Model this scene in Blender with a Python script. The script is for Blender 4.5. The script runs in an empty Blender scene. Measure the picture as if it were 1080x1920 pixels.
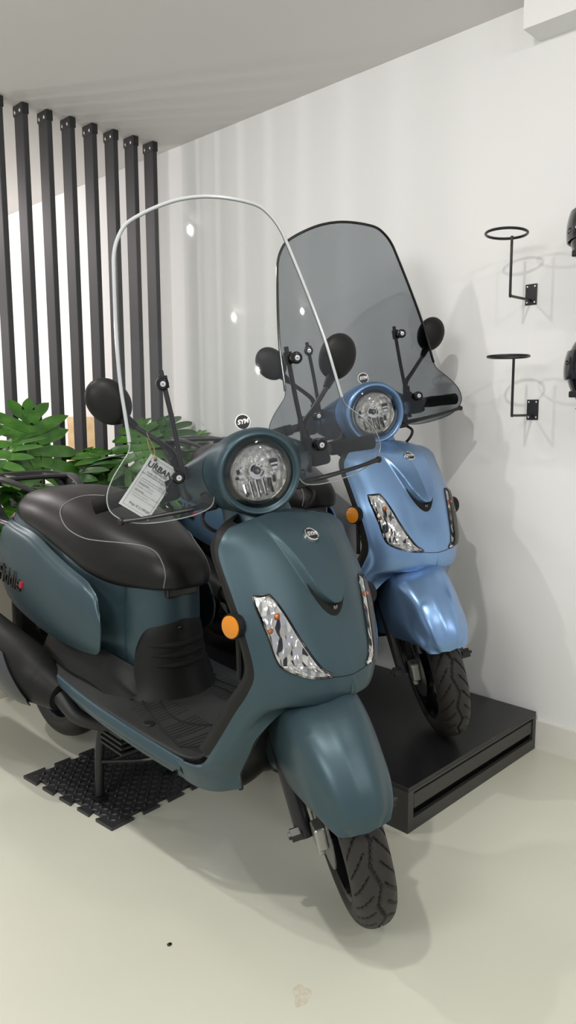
import bpy, bmesh, math, random
import numpy as np
from mathutils import Vector, Matrix
from mathutils.bvhtree import BVHTree

random.seed(7)
rng = np.random.default_rng(7)
C = bpy.context.scene.collection
SC = bpy.context.scene

# ------------------------------------------------------------------ camera
H = 1.15
PITCH, ROLL, YAW = math.radians(7.6438), math.radians(-0.2496), math.radians(45.3867)
FPX = 1414.19
cam_data = bpy.data.cameras.new('camera')
cam = bpy.data.objects.new('camera', cam_data); C.objects.link(cam)
f = Vector((math.sin(YAW)*math.cos(PITCH), math.cos(YAW)*math.cos(PITCH), -math.sin(PITCH)))
r = Vector((math.cos(YAW), -math.sin(YAW), 0)); u = r.cross(f)
r2 = math.cos(ROLL)*r + math.sin(ROLL)*u; u2 = -math.sin(ROLL)*r + math.cos(ROLL)*u
cam.matrix_world = Matrix(((r2.x, u2.x, -f.x, 0), (r2.y, u2.y, -f.y, 0), (r2.z, u2.z, -f.z, H), (0, 0, 0, 1)))
cam_data.sensor_fit = 'VERTICAL'; cam_data.sensor_height = 36.0
cam_data.lens = 36.0*FPX/1920.0
cam_data.clip_start = 0.02
SC.camera = cam

# ------------------------------------------------------------------ light, world, exposure
SC.view_settings.view_transform = 'Standard'
SC.view_settings.look = 'None'
SC.view_settings.gamma = 1.0
SC.view_settings.use_curve_mapping = False
SC.view_settings.exposure = 0.22
SC.cycles.max_bounces = 10
SC.cycles.transparent_max_bounces = 24
SC.cycles.caustics_reflective = False
SC.cycles.caustics_refractive = False
world = bpy.data.worlds.new('showroom_daylight'); SC.world = world
world.use_nodes = True
bg = world.node_tree.nodes['Background']
bg.inputs[0].default_value = (0.93, 0.95, 1.0, 1); bg.inputs[1].default_value = 0.50

def area(name, loc, target, size, power, col=(1, 1, 1), spread=180, shape='DISK', size_y=None):
    d = bpy.data.lights.new(name, 'AREA'); d.shape = shape; d.size = size
    if size_y: d.size_y = size_y
    d.energy = power; d.color = col; d.spread = math.radians(spread)
    o = bpy.data.objects.new(name, d); C.objects.link(o); o.location = loc
    o.rotation_euler = (Vector(target)-Vector(loc)).to_track_quat('-Z', 'Y').to_euler()
    return o

for _y, _p in ((-2.9, 11), (-1.65, 10), (-0.40, 6), (0.86, 11), (2.12, 10)):      # a row of ceiling spots
    area('ceiling_spot', (0.42, _y, 2.385), (1.15, _y+0.45, 0.4), 0.055, _p, (1, 0.97, 0.93))
area('added_soft_fill', (-1.5, 0.7, 2.38), (1.2, 1.0, 0.6), 1.2, 60, (1, 0.98, 0.95), shape='SQUARE')  # added soft fill from the left, lightens the wall and scooters; no real fixture
area('back_room_lamp', (0.05, 5.6, 1.75), (2.2, 3.0, 1.5), 0.10, 15, (1, 0.92, 0.92))
area('added_back_room_fill', (1.25, 4.7, 2.38), (1.9, 4.7, 0.8), 0.5, 36, (1, 0.91, 0.92))  # added fill that keeps the wall behind the slats bright, not a known lamp

# ------------------------------------------------------------------ materials
def mat(name, col, rough=0.5, metal=0.0, coat=0.0, coat_rough=0.1, spec=0.5, sheen=0.0, emit=None):
    m = bpy.data.materials.new(name); m.use_nodes = True
    b = m.node_tree.nodes['Principled BSDF']
    b.inputs['Base Color'].default_value = (*col, 1)
    b.inputs['Roughness'].default_value = rough
    b.inputs['Metallic'].default_value = metal
    b.inputs['Coat Weight'].default_value = coat
    b.inputs['Coat Roughness'].default_value = coat_rough
    b.inputs['Specular IOR Level'].default_value = spec
    return m

def noise_bump(m, scale, strength, dist=0.002, detail=4):
    nt = m.node_tree; b = nt.nodes['Principled BSDF']
    tc = nt.nodes.new('ShaderNodeTexCoord'); n = nt.nodes.new('ShaderNodeTexNoise')
    n.inputs['Scale'].default_value = scale; n.inputs['Detail'].default_value = detail
    bp = nt.nodes.new('ShaderNodeBump'); bp.inputs['Strength'].default_value = strength; bp.inputs['Distance'].default_value = dist
    nt.links.new(tc.outputs['Object'], n.inputs['Vector'])
    nt.links.new(n.outputs['Fac'], bp.inputs['Height']); nt.links.new(bp.outputs['Normal'], b.inputs['Normal'])
    return m

def noise_col(m, c1, c2, scale, detail=5, lo=0.35, hi=0.65):
    nt = m.node_tree; b = nt.nodes['Principled BSDF']
    tc = nt.nodes.new('ShaderNodeTexCoord'); n = nt.nodes.new('ShaderNodeTexNoise')
    n.inputs['Scale'].default_value = scale; n.inputs['Detail'].default_value = detail
    rp = nt.nodes.new('ShaderNodeValToRGB')
    rp.color_ramp.elements[0].position = lo; rp.color_ramp.elements[0].color = (*c1, 1)
    rp.color_ramp.elements[1].position = hi; rp.color_ramp.elements[1].color = (*c2, 1)
    nt.links.new(tc.outputs['Object'], n.inputs['Vector']); nt.links.new(n.outputs['Fac'], rp.inputs[0])
    nt.links.new(rp.outputs[0], b.inputs['Base Color'])
    return m

def clear(name, tint, gloss_rough=0.02, ior=1.45):
    m = bpy.data.materials.new(name); m.use_nodes = True
    nt = m.node_tree; nt.nodes.clear()
    out = nt.nodes.new('ShaderNodeOutputMaterial'); mx = nt.nodes.new('ShaderNodeMixShader')
    t = nt.nodes.new('ShaderNodeBsdfTransparent'); g = nt.nodes.new('ShaderNodeBsdfGlossy')
    fr = nt.nodes.new('ShaderNodeFresnel'); fr.inputs['IOR'].default_value = ior
    t.inputs[0].default_value = (*tint, 1); g.inputs['Roughness'].default_value = gloss_rough
    nt.links.new(fr.outputs[0], mx.inputs[0]); nt.links.new(t.outputs[0], mx.inputs[1]); nt.links.new(g.outputs[0], mx.inputs[2])
    nt.links.new(mx.outputs[0], out.inputs[0])
    return m

M = {}
M['wall'] = noise_bump(mat('white_wall_paint', (0.80, 0.80, 0.79), 0.75), 90, 0.05)
M['ceil'] = noise_bump(mat('ceiling_paint', (0.78, 0.77, 0.76), 0.85), 60, 0.05)
fl = noise_col(mat('poured_floor', (0.6, 0.6, 0.54), 0.28, spec=0.45), (0.585, 0.59, 0.495), (0.62, 0.625, 0.53), 1.3, 6)
M['floor'] = noise_bump(fl, 2.5, 0.08, 0.01, 2)
M['base'] = mat('baseboard_paint', (0.72, 0.71, 0.65), 0.5)
M['soffit'] = mat('soffit_paint', (0.82, 0.82, 0.81), 0.7)
M['slat'] = mat('anthracite_slat', (0.036, 0.036, 0.038), 0.55, spec=0.3)
M['slatcap'] = mat('black_steel_bracket', (0.012, 0.012, 0.012), 0.5)
M['screw'] = mat('zinc_screw', (0.8, 0.8, 0.8), 0.3, 0.9)
M['planter'] = mat('beige_planter', (0.47, 0.43, 0.36), 0.6)
M['soil'] = noise_bump(mat('soil', (0.03, 0.02, 0.012), 0.95), 80, 0.8, 0.01)
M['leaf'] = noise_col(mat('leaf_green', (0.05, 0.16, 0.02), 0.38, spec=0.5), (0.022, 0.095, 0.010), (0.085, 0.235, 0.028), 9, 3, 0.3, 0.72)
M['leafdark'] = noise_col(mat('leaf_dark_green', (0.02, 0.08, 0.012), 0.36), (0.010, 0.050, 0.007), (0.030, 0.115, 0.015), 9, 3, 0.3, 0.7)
M['stem'] = mat('leaf_stem', (0.10, 0.17, 0.04), 0.5)
M['platform'] = mat('black_platform', (0.012, 0.012, 0.013), 0.32, spec=0.45)
M['platedge'] = mat('black_platform_side', (0.035, 0.034, 0.032), 0.42)
M['slot'] = mat('slot_void', (0.003, 0.003, 0.003), 0.9)
M['matrub'] = mat('black_rubber_tile', (0.028, 0.028, 0.031), 0.36)
M['teal'] = mat('matte_teal_paint', (0.042, 0.076, 0.092), 0.40, 0.45, spec=0.5)
M['blue'] = mat('satin_blue_paint', (0.20, 0.34, 0.58), 0.30, 0.70, coat=0.25, coat_rough=0.25)
M['plast'] = noise_bump(mat('black_plastic', (0.010, 0.010, 0.010), 0.48, spec=0.22), 500, 0.15, 0.0006)
M['board'] = noise_bump(mat('foot_mat_rubber', (0.024, 0.025, 0.025), 0.55, spec=0.35), 500, 0.15, 0.0006)
M['griprub'] = mat('grip_rubber', (0.006, 0.006, 0.006), 0.6, spec=0.15)
M['gloss'] = mat('gloss_black', (0.006, 0.006, 0.007), 0.14)
M['satin'] = mat('satin_black_metal', (0.018, 0.018, 0.019), 0.33, 0.2)
M['seat'] = noise_bump(mat('black_vinyl', (0.0085, 0.008, 0.008), 0.40, spec=0.28), 350, 0.25, 0.0008)
M['seatmid'] = noise_bump(mat('black_vinyl_panel', (0.013, 0.013, 0.013), 0.5), 350, 0.25, 0.0008)
M['piping'] = mat('grey_piping', (0.20, 0.20, 0.19), 0.5)
M['rubber'] = mat('tyre_rubber', (0.024, 0.022, 0.020), 0.55, spec=0.35)
M['chrome'] = mat('chrome', (0.85, 0.85, 0.84), 0.07, 1.0)
M['alu'] = mat('cast_aluminium', (0.42, 0.42, 0.41), 0.35, 0.9)
M['steel'] = mat('bolt_steel', (0.3, 0.3, 0.3), 0.3, 0.9)
M['engine'] = mat('engine_black', (0.012, 0.012, 0.012), 0.55)
M['shield'] = mat('silver_black_heat_shield', (0.085, 0.088, 0.095), 0.36, 0.6)
M['amber'] = noise_bump(mat('amber_reflector', (0.62, 0.21, 0.004), 0.18, spec=0.6), 260, 0.5, 0.003)
M['amberbulb'] = mat('amber_bulb', (0.75, 0.20, 0.03), 0.25)
M['red'] = mat('red_emblem', (0.55, 0.02, 0.03), 0.3)
M['ink'] = mat('black_lettering', (0.006, 0.006, 0.006), 0.4)
M['greyink'] = mat('grey_print', (0.25, 0.25, 0.27), 0.6)
M['palink'] = mat('pale_grey_print', (0.5, 0.5, 0.52), 0.6)
M['white'] = mat('white_print', (0.85, 0.85, 0.85), 0.4)
M['card'] = mat('white_card', (0.95, 0.95, 0.95), 0.5)
M['twine'] = mat('jute_twine', (0.55, 0.36, 0.14), 0.8)
M['wood'] = noise_col(mat('light_plywood', (0.6, 0.42, 0.22), 0.55), (0.55, 0.38, 0.19), (0.68, 0.5, 0.28), 14)
M['visor'] = mat('smoked_visor', (0.02, 0.021, 0.024), 0.06, spec=0.8)
M['clear'] = clear('clear_acrylic', (0.965, 0.972, 0.97))
M['smoke'] = clear('smoked_acrylic', (0.62, 0.645, 0.665))
M['clearrim'] = mat('clear_edge_trim', (0.42, 0.44, 0.45), 0.15)
M['edge'] = mat('polished_acrylic_edge', (0.5, 0.53, 0.52), 0.15)
M['smokedge'] = mat('smoked_acrylic_edge', (0.10, 0.11, 0.12), 0.2)
M['lens'] = clear('headlamp_glass', (0.97, 0.97, 0.97))
# patterned headlamp reflector: chrome with a cellular bump
M['reflector'] = mat('headlamp_reflector', (0.98, 0.98, 0.97), 0.14, 0.18)
def cell_bump(m, scale, strength, dist, stretch=(1, 1, 1)):
    nt = m.node_tree; b = nt.nodes['Principled BSDF']
    tc = nt.nodes.new('ShaderNodeTexCoord'); mp = nt.nodes.new('ShaderNodeMapping'); mp.inputs['Scale'].default_value = stretch
    v = nt.nodes.new('ShaderNodeTexVoronoi'); v.inputs['Scale'].default_value = scale
    bp = nt.nodes.new('ShaderNodeBump'); bp.inputs['Strength'].default_value = strength; bp.inputs['Distance'].default_value = dist
    nt.links.new(tc.outputs['Object'], mp.inputs[0]); nt.links.new(mp.outputs[0], v.inputs['Vector'])
    nt.links.new(v.outputs['Distance'], bp.inputs['Height']); nt.links.new(bp.outputs['Normal'], b.inputs['Normal'])
cell_bump(M['reflector'], 90, 0.6, 0.01, (1, 1, 0.45))
M['sigrefl'] = mat('signal_reflector', (0.95, 0.95, 0.94), 0.16, 0.5)
cell_bump(M['sigrefl'], 75, 0.8, 0.01, (1, 1, 0.6))

M['sigmid'] = mat('signal_chamber_chrome', (0.72, 0.72, 0.72), 0.08, 1.0)
cell_bump(M['sigmid'], 55, 0.9, 0.01, (1, 1, 0.5))

# ------------------------------------------------------------------ geometry helpers
def catmull(P, n):
    P = np.asarray(P, float); m = len(P)
    if m == 2:
        t = np.linspace(0, 1, n).reshape((-1,)+(1,)*(P.ndim-1)); return P[0]*(1-t)+P[1]*t
    E = np.concatenate([2*P[:1]-P[1:2], P, 2*P[-1:]-P[-2:-1]])
    t = np.linspace(0, m-1, n); i = np.minimum(t.astype(int), m-2); s = (t-i).reshape((-1,)+(1,)*(P.ndim-1))
    a, b, c, d = E[i], E[i+1], E[i+2], E[i+3]
    return 0.5*((2*b)+(-a+c)*s+(2*a-5*b+4*c-d)*s**2+(-a+3*b-3*c+d)*s**3)

def catclosed(P, n):
    P = np.asarray(P, float); m = len(P)
    t = np.arange(n)/n*m; i = t.astype(int); s = (t-i).reshape((-1,)+(1,)*(P.ndim-1))
    a, b, c, d = P[(i-1) % m], P[i % m], P[(i+1) % m], P[(i+2) % m]
    return 0.5*((2*b)+(-a+c)*s+(2*a-5*b+4*c-d)*s**2+(-a+3*b-3*c+d)*s**3)

def grid(rows, nu, nv):
    rows = np.asarray(rows, float)
    a = np.stack([catmull(rw, nu) for rw in rows])
    return catmull(a, nv)

def mirror_full(G):   # half grid, last column on the symmetry plane
    L = G[:, ::-1].copy(); L[..., 1] *= -1
    return np.concatenate([G, L[:, 1:]], 1)

class MB:
    """collects shapes into one mesh"""
    def __init__(s): s.v = []; s.f = []; s.mi = []; s.cur = 0
    def add(s, V, F):
        o = len(s.v); s.v += [tuple(map(float, p)) for p in V]
        for q in F: s.f.append([o+i for i in q]); s.mi.append(s.cur)
        return s
    def sheet(s, G, cu=False, cv=False, flip=False):
        G = np.asarray(G); nv, nu = G.shape[:2]; F = []
        for j in range(nv if cv else nv-1):
            for i in range(nu if cu else nu-1):
                q = [j*nu+i, j*nu+(i+1) % nu, ((j+1) % nv)*nu+(i+1) % nu, ((j+1) % nv)*nu+i]
                F.append(q[::-1] if flip else q)
        return s.add(G.reshape(-1, 3), F)
    def loft(s, rings, caps=True):
        R = np.asarray(rings); nv, nu = R.shape[:2]
        s.sheet(R, cu=True)
        if caps:
            o = len(s.v)-nv*nu
            s.f.append([o+i for i in range(nu)][::-1]); s.mi.append(s.cur)
            s.f.append([o+(nv-1)*nu+i for i in range(nu)]); s.mi.append(s.cur)
        return s
    def tube(s, path, rad, n=12, smooth=0, caps=True, flat=1.0, up=None):
        P = np.asarray(path, float)
        if smooth: P = catmull(P, smooth)
        m = len(P); rad = np.broadcast_to(np.asarray(rad, float), (m,)) if np.ndim(rad) == 0 else (catmull(np.asarray(rad, float).reshape(-1, 1), m)[:, 0])
        T = np.gradient(P, axis=0); T /= np.linalg.norm(T, axis=1, keepdims=True)+1e-12
        ref = np.array(up if up is not None else ((0, 0, 1) if abs(T[0][2]) < 0.9 else (1, 0, 0)), float)
        N = np.cross(T[0], ref); N /= np.linalg.norm(N); rings = []
        a = np.linspace(0, 2*np.pi, n, endpoint=False)
        for i in range(m):
            N = N-T[i]*(N@T[i]); N /= np.linalg.norm(N)+1e-12; B = np.cross(T[i], N)
            rings.append(P[i]+rad[i]*(np.cos(a)[:, None]*N+flat*np.sin(a)[:, None]*B))
        return s.loft(rings, caps)
    def lathe(s, prof, n=32, origin=(0, 0, 0), axis='z', caps=False, closed=False):
        prof = np.asarray(prof, float); a = np.linspace(0, 2*np.pi, n, endpoint=False); R = []
        for rr, h in prof:
            c = np.stack([rr*np.cos(a), rr*np.sin(a), np.full(n, h)], 1)
            if axis == 'x': c = np.stack([c[:, 2], c[:, 0], c[:, 1]], 1)
            if axis == 'y': c = np.stack([c[:, 1], c[:, 2], c[:, 0]], 1)
            R.append(c+np.array(origin))
        R = np.array(R)
        if closed: return s.sheet(R, cu=True, cv=True)
        return s.loft(R, caps)
    def box(s, c, d, R=None):
        x, y, z = np.array(d)/2
        V = np.array([(-x, -y, -z), (x, -y, -z), (x, y, -z), (-x, y, -z), (-x, -y, z), (x, -y, z), (x, y, z), (-x, y, z)])
        if R is not None: V = V @ np.array(R).T
        return s.add(V+np.array(c), [(0, 3, 2, 1), (4, 5, 6, 7), (0, 1, 5, 4), (1, 2, 6, 5), (2, 3, 7, 6), (3, 0, 4, 7)])
    def ell(s, c, rad, n=24, m=14, R=None):
        ph = np.linspace(0.02, np.pi-0.02, m); a = np.linspace(0, 2*np.pi, n, endpoint=False)
        G = np.stack([np.stack([np.sin(p)*np.cos(a), np.sin(p)*np.sin(a), np.full(n, np.cos(p))], 1) for p in ph])*np.array(rad)
        if R is not None: G = G @ np.array(R).T
        return s.loft((G+np.array(c))[::-1])
    def prism(s, poly, thick, fn):
        """flat polygon (2-d pts) extruded; fn maps (a,b,h)->xyz"""
        n = len(poly)
        V = [fn(a, b, 0) for a, b in poly]+[fn(a, b, thick) for a, b in poly]
        F = [list(range(n))[::-1], list(range(n, 2*n))]+[(i, (i+1) % n, n+(i+1) % n, n+i) for i in range(n)]
        return s.add(V, F)
    def build(s, name, mats, parent=None, smooth=True, solid=0, bevel=0, sub=0, angle=35, off=-1, weld=0):
        me = bpy.data.meshes.new(name); me.from_pydata(s.v, [], s.f); me.update()
        if not isinstance(mats, (list, tuple)): mats = [mats]
        for m in mats: me.materials.append(m)
        me.polygons.foreach_set('material_index', s.mi)
        bm = bmesh.new(); bm.from_mesh(me)
        if weld: bmesh.ops.remove_doubles(bm, verts=bm.verts, dist=weld)
        bmesh.ops.recalc_face_normals(bm, faces=bm.faces); bm.to_mesh(me); bm.free()
        o = bpy.data.objects.new(name, me); C.objects.link(o)
        if parent is not None: o.parent = parent
        if smooth:
            me.polygons.foreach_set('use_smooth', [True]*len(me.polygons))
            try: me.set_sharp_from_angle(angle=math.radians(angle))
            except Exception: pass
        if solid:
            md = o.modifiers.new('thickness', 'SOLIDIFY'); md.thickness = solid; md.offset = off
            md = o.modifiers.new('split', 'EDGE_SPLIT'); md.split_angle = math.radians(55); md.use_edge_sharp = False
        if bevel:
            md = o.modifiers.new('bevel', 'BEVEL'); md.width = bevel; md.segments = 3; md.limit_method = 'ANGLE'
            md.harden_normals = False
        if sub:
            md = o.modifiers.new('sub', 'SUBSURF'); md.levels = sub; md.render_levels = sub
        return o

def tag(o, label=None, cat=None, group=None, kind=None):
    if label: o['label'] = label
    if cat: o['category'] = cat
    if group: o['group'] = group
    if kind: o['kind'] = kind
    return o

def empty(name, loc, label, cat, group=None, rz=0):
    o = bpy.data.objects.new(name, None); C.objects.link(o); o.location = loc; o.rotation_euler = (0, 0, rz)
    o.empty_display_size = 0.1
    return tag(o, label, cat, group)

def copy_tree(o, parent=None):
    c = o.copy(); C.objects.link(c)
    if parent is not None: c.parent = parent; c.matrix_parent_inverse = o.matrix_parent_inverse.copy()
    for ch in list(o.children): copy_tree(ch, c)
    return c

def text_obj(name, s, size, m, parent, mw, extrude=0.0004, shear=0.0, bold=0.0, align='CENTER', spacing=1.0):
    cu = bpy.data.curves.new(name, 'FONT'); cu.body = s; cu.size = size; cu.extrude = extrude; cu.shear = shear
    cu.offset = bold; cu.align_x = align; cu.align_y = 'CENTER'; cu.space_character = spacing
    t = bpy.data.objects.new(name+'_tmp', cu); C.objects.link(t)
    dg = bpy.context.evaluated_depsgraph_get()
    me = bpy.data.meshes.new_from_object(t.evaluated_get(dg)); me.name = name
    bpy.data.objects.remove(t); bpy.data.curves.remove(cu)
    me.transform(mw)
    me.materials.clear(); me.materials.append(m)
    o = bpy.data.objects.new(name, me); C.objects.link(o)
    if parent is not None: o.parent = parent
    return o

def frame(o, xax, nrm):     # matrix with x axis along the text, z axis = outward normal
    x = Vector(xax).normalized(); z = Vector(nrm); z = (z-x*z.dot(x)).normalized(); y = z.cross(x)
    return Matrix(((x.x, y.x, z.x, o[0]), (x.y, y.y, z.y, o[1]), (x.z, y.z, z.z, o[2]), (0, 0, 0, 1)))

def smooth01(t): t = np.clip(t, 0, 1); return t*t*(3-2*t)

# ------------------------------------------------------------------ the room
XW = 2.3552; ZC = 2.409
def slab(name, c, d, m, kind='structure'):
    return tag(MB().box(c, d).build(name, m, smooth=False), kind=kind)
slab('floor', (0.4, 2.6, -0.05), (6.0, 9.4, 0.1), M['floor'])
slab('ceiling', (0.4, 2.6, ZC+0.05), (6.0, 9.4, 0.1), M['ceil'])
slab('wall_right', (XW+0.05, 2.6, ZC/2), (0.1, 9.4, ZC), M['wall'])
slab('wall_back', (0.4, 7.25, ZC/2), (6.0, 0.1, ZC), M['wall'])
slab('baseboard_right', (XW-0.007, -0.45, 0.049), (0.014, 3.3, 0.098), M['base'])
slab('trim_1', (XW-0.055, -0.42, (2.287+ZC)/2), (0.11, 3.26, ZC-2.287), M['soffit'])

# room divider slats
PITCHX = 0.1075
ordinal = ['rightmost', 'second from the right', 'third from the right', 'fourth from the right', 'fifth from the right',
           'sixth from the right', 'seventh from the right', 'leftmost, cut by the photo edge']
slat0 = None
for k in range(8):
    x = 1.590+PITCHX*(6-k)
    if slat0 is None:
        e = empty('divider_slat', (x, 3.114, 0), 'x', 'slat', 'black divider slats')
        MB().box((0, 0, (ZC-0.004)/2), (0.024, 0.076, ZC-0.004)).build('slat_bar', M['slat'], e, smooth=False, bevel=0.003)
        b = MB().box((0, 0, ZC-0.021), (0.030, 0.082, 0.042)).build('ceiling_bracket', M['slatcap'], e, smooth=False, bevel=0.002)
        for dy in (-0.021, 0.021):
            MB().ell((-0.0155, dy, ZC-0.028), (0.004, 0.0042, 0.008), 12, 8).build('screw', M['screw'], b)
        slat0 = e
    else:
        e = copy_tree(slat0); e.location.x = x
    e['label'] = 'tall black vertical slat of the room divider, ' + ordinal[k]

# planter box with soil
pl = empty('planter_box', (1.6, 2.97, 0), 'long beige planter box below the black slats, holding green plants', 'planter')
PH = 0.60
mb = MB(); L = 1.45; Wd = 0.174
mb.box((0, -Wd/2+0.009, PH/2), (L, 0.018, PH)); mb.box((0, Wd/2-0.009, PH/2), (L, 0.018, PH))
mb.box((-L/2+0.009, 0, PH/2), (0.018, Wd-0.036, PH)); mb.box((L/2-0.009, 0, PH/2), (0.018, Wd-0.036, PH))
mb.build('box', M['planter'], pl, smooth=False)
MB().box((0, 0, PH-0.06), (L-0.036, Wd-0.036, 0.03)).build('soil', M['soil'], pl, smooth=False)

# plants with deeply lobed leaves
def leaf_mesh(Ln, seed, wide=1.0):
    Ln *= 1.18
    rg = np.random.default_rng(seed); mb = MB()
    nl = 6
    def strip(p0, d, ln, w, droop, sgn):
        d = np.array(d)/np.linalg.norm(d); n = np.array([-d[1], d[0]]); G = []
        for t in np.linspace(0, 1, 9):
            hw = w*(0.95+0.55*math.sin(math.pi*min(t*0.78+0.12, 1))**0.9)*(1 if t < .72 else max(0.0, (1-t)/.28)**.55) if t < 1 else 0.0004
            row = []
            for s in (-1, -.5, 0, .5, 1):
                q = p0+d*ln*t+n*hw*s
                z = -droop*t*t*ln - 0.18*hw*(1-abs(s))
                row.append((q[0], q[1], z))
            G.append(row)
        mb.sheet(np.array(G))
    for i in range(nl):
        t = 0.06+0.80*i/(nl-1)
        ang = math.radians(118-78*(i/(nl-1))+rg.uniform(-5, 5))
        ln = Ln*wide*(0.44+0.28*math.sin(math.pi*(0.15+0.75*i/(nl-1))))*rg.uniform(.9, 1.1)*(0.92 if i < nl-1 else .8)
        for s in (-1, 1):
            strip(np.array([Ln*0.82*t, 0.0]), (math.cos(ang), s*math.sin(ang)), ln, Ln*0.054, 0.30+rg.uniform(-.08, .12), s)
    strip(np.array([Ln*0.70, 0]), (1, 0), Ln*0.42, Ln*0.056, 0.35, 1)
    # central blade
    G = []
    for t in np.linspace(-0.02, 0.86, 12):
        hw = Ln*0.175*math.sin(math.pi*min(max(t/0.9, 0.03)+0.05, .97))**.6
        G.append([(Ln*t, hw*s, -0.02*Ln*t-0.22*hw*(1-abs(s))-0.002) for s in (-1, -.5, 0, .5, 1)])
    mb.sheet(np.array(G))
    V = np.array(mb.v); V[:, 2] -= 0.35*(np.maximum(V[:, 0], 0)**2)/Ln; mb.v = [tuple(p) for p in V]
    return mb
leafm = {}
def plant(x, y, label, leaves, grp='split leaf plants in the planter', dark=0.4, seed=0):
    rg = np.random.default_rng(seed)
    e = empty('split_leaf_plant', (x, y, PH-0.045), label, 'plant', grp)
    st = MB()
    for n, (dx, dy, dz, az, el, Ln) in enumerate(leaves):
        tip = np.array([dx, dy, dz])
        st.tube([(0.02*math.cos(n), 0.02*math.sin(n), -0.005), (dx*.35, dy*.35, dz*.65), tip], [0.005, 0.004, 0.003], 8, 12)
    so = st.build('stems', M['stem'], e)
    for n, (dx, dy, dz, az, el, Ln) in enumerate(leaves):
        mb = leaf_mesh(Ln, seed*31+n)
        a, b = math.radians(az), math.radians(el); rl = math.radians(rg.uniform(-25, 25))
        Rm = np.array(Matrix.Rotation(a, 3, 'Z') @ Matrix.Rotation(-b, 3, 'Y') @ Matrix.Rotation(rl, 3, 'X'))
        V = np.array(mb.v) @ Rm.T + np.array([dx, dy, dz]); lim = XW-.012-x; V[:, 0] = np.where(V[:, 0] > lim-.05, lim-.05*np.exp(-(V[:, 0]-lim+.05)/.05), V[:, 0]); V[:, 1] = np.minimum(V[:, 1], .085); mb.v = [tuple(p) for p in V]
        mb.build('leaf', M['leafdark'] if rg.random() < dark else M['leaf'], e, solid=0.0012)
    return e
#  azimuth: 0=+x (toward right wall) ; camera sits toward azimuth ~ -125
plant(1.12, 2.97, 'split leaf plant at the left end of the planter, half outside the photo', [
    (.02, -.03, .34, 70, 62, .20), (.10, -.05, .37, 40, 70, .20), (.14, -.09, .28, -40, 20, .20), (.05, -.12, .24, -110, 0, .22), (.14, -.12, .18, -60, -5, .22), (.18, -.06, .36, 20, 60, .19)], dark=.3, seed=3)
plant(1.50, 2.97, 'tall split leaf plant with one upright bright leaf in front of the black slats', [
    (.01, -.06, .33, 75, 76, .29), (-.10, -.06, .28, 150, 40, .22), (.10, -.06, .28, 20, 42, .24), (-.04, -.14, .24, -130, 0, .25), (.05, -.13, .27, -80, 10, .25),
    (.10, -.15, .20, -70, -8, .24), (-.12, -.11, .22, -150, 8, .23), (.16, -.11, .17, -30, -10, .23), (.0, -.16, .13, -100, -28, .23)], dark=.45, seed=5)
plant(1.76, 2.97, 'darker split leaf plant behind the black seat of the teal scooter', [
    (.0, -.06, .27, 80, 58, .22), (-.10, -.08, .25, 150, 25, .23), (.11, -.07, .26, 10, 35, .23), (-.02, -.14, .24, -110, 8, .25), (.07, -.13, .25, -70, 14, .24),
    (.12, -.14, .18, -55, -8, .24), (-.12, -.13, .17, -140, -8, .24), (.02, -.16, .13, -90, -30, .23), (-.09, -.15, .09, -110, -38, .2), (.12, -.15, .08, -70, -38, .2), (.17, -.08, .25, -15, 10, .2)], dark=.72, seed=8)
plant(2.05, 2.97, 'bright split leaf plant seen through the clear windscreen', [
    (-.03, -.05, .36, 80, 66, .22), (.06, -.05, .38, 40, 66, .22), (-.10, -.07, .30, 160, 45, .22), (.12, -.06, .32, 20, 45, .22),
    (.0, -.14, .27, -100, 12, .24), (.09, -.13, .25, -60, 8, .24), (-.10, -.12, .22, -140, 2, .23), (.15, -.08, .36, 15, 62, .17), (.03, -.15, .15, -90, -25, .22), (-.07, -.15, .12, -120, -30, .2), (.13, -.13, .16, -50, -15, .2)], dark=.2, seed=11)

# plywood offcut standing in the bright area behind the slats
o = empty('plywood_board', (2.335, 3.99, 0), 'light plywood board leaning on the white wall behind the slats', 'board')
MB().box((0, 0, 0.56), (0.018, 0.34, 1.12)).build('board', M['wood'], o, smooth=False)
o.children[0].data.transform(Matrix.Identity(4))

# display platform
PX0, PX1, PY0, PY1, PZ = 1.600, 2.338, 1.124, 3.0-0.14, 0.132
pf = empty('display_platform', ((PX0+PX1)/2, (PY0+PY1)/2, 0), 'low black display platform against the white wall, under the blue scooter', 'platform')
cx, cy = (PX0+PX1)/2, (PY0+PY1)/2; dx, dy = PX1-PX0, PY1-PY0
MB().box((0, 0, PZ-0.006), (dx, dy, 0.012)).build('deck', M['platform'], pf, smooth=False, bevel=0.0015)
mb = MB()     # front frame with two slots
def bar(x0, x1, z0, z1): mb.box(((x0+x1)/2, -dy/2+0.006, (z0+z1)/2), (x1-x0, 0.012, z1-z0))
hx = dx/2
bar(-hx, -hx+0.025, 0, PZ-0.012); bar(hx-0.02, hx, 0, PZ-0.012)
bar(-hx+0.025, hx-0.02, 0.0, 0.037); bar(-hx+0.025, hx-0.02, 0.113, PZ-0.012)
mb.box((-hx+0.006, 0.006, (PZ-0.012)/2), (0.012, dy-0.012, PZ-0.012)); mb.box((hx-0.006, 0.006, (PZ-0.012)/2), (0.012, dy-0.012, PZ-0.012))
mb.box((0, dy/2-0.006, (PZ-0.012)/2), (dx-0.024, 0.012, PZ-0.012))
mb.build('frame', M['platedge'], pf, smooth=False)
MB().box((0.002, -dy/2+0.007, 0.0825), (dx-0.055, 0.010, 0.043)).build('front_panel', M['platedge'], pf, smooth=False, bevel=0.003)
MB().box((0, 0, 0.06), (dx-0.03, dy-0.09, 0.11)).build('dark_core', M['slot'], pf, smooth=False)

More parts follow.
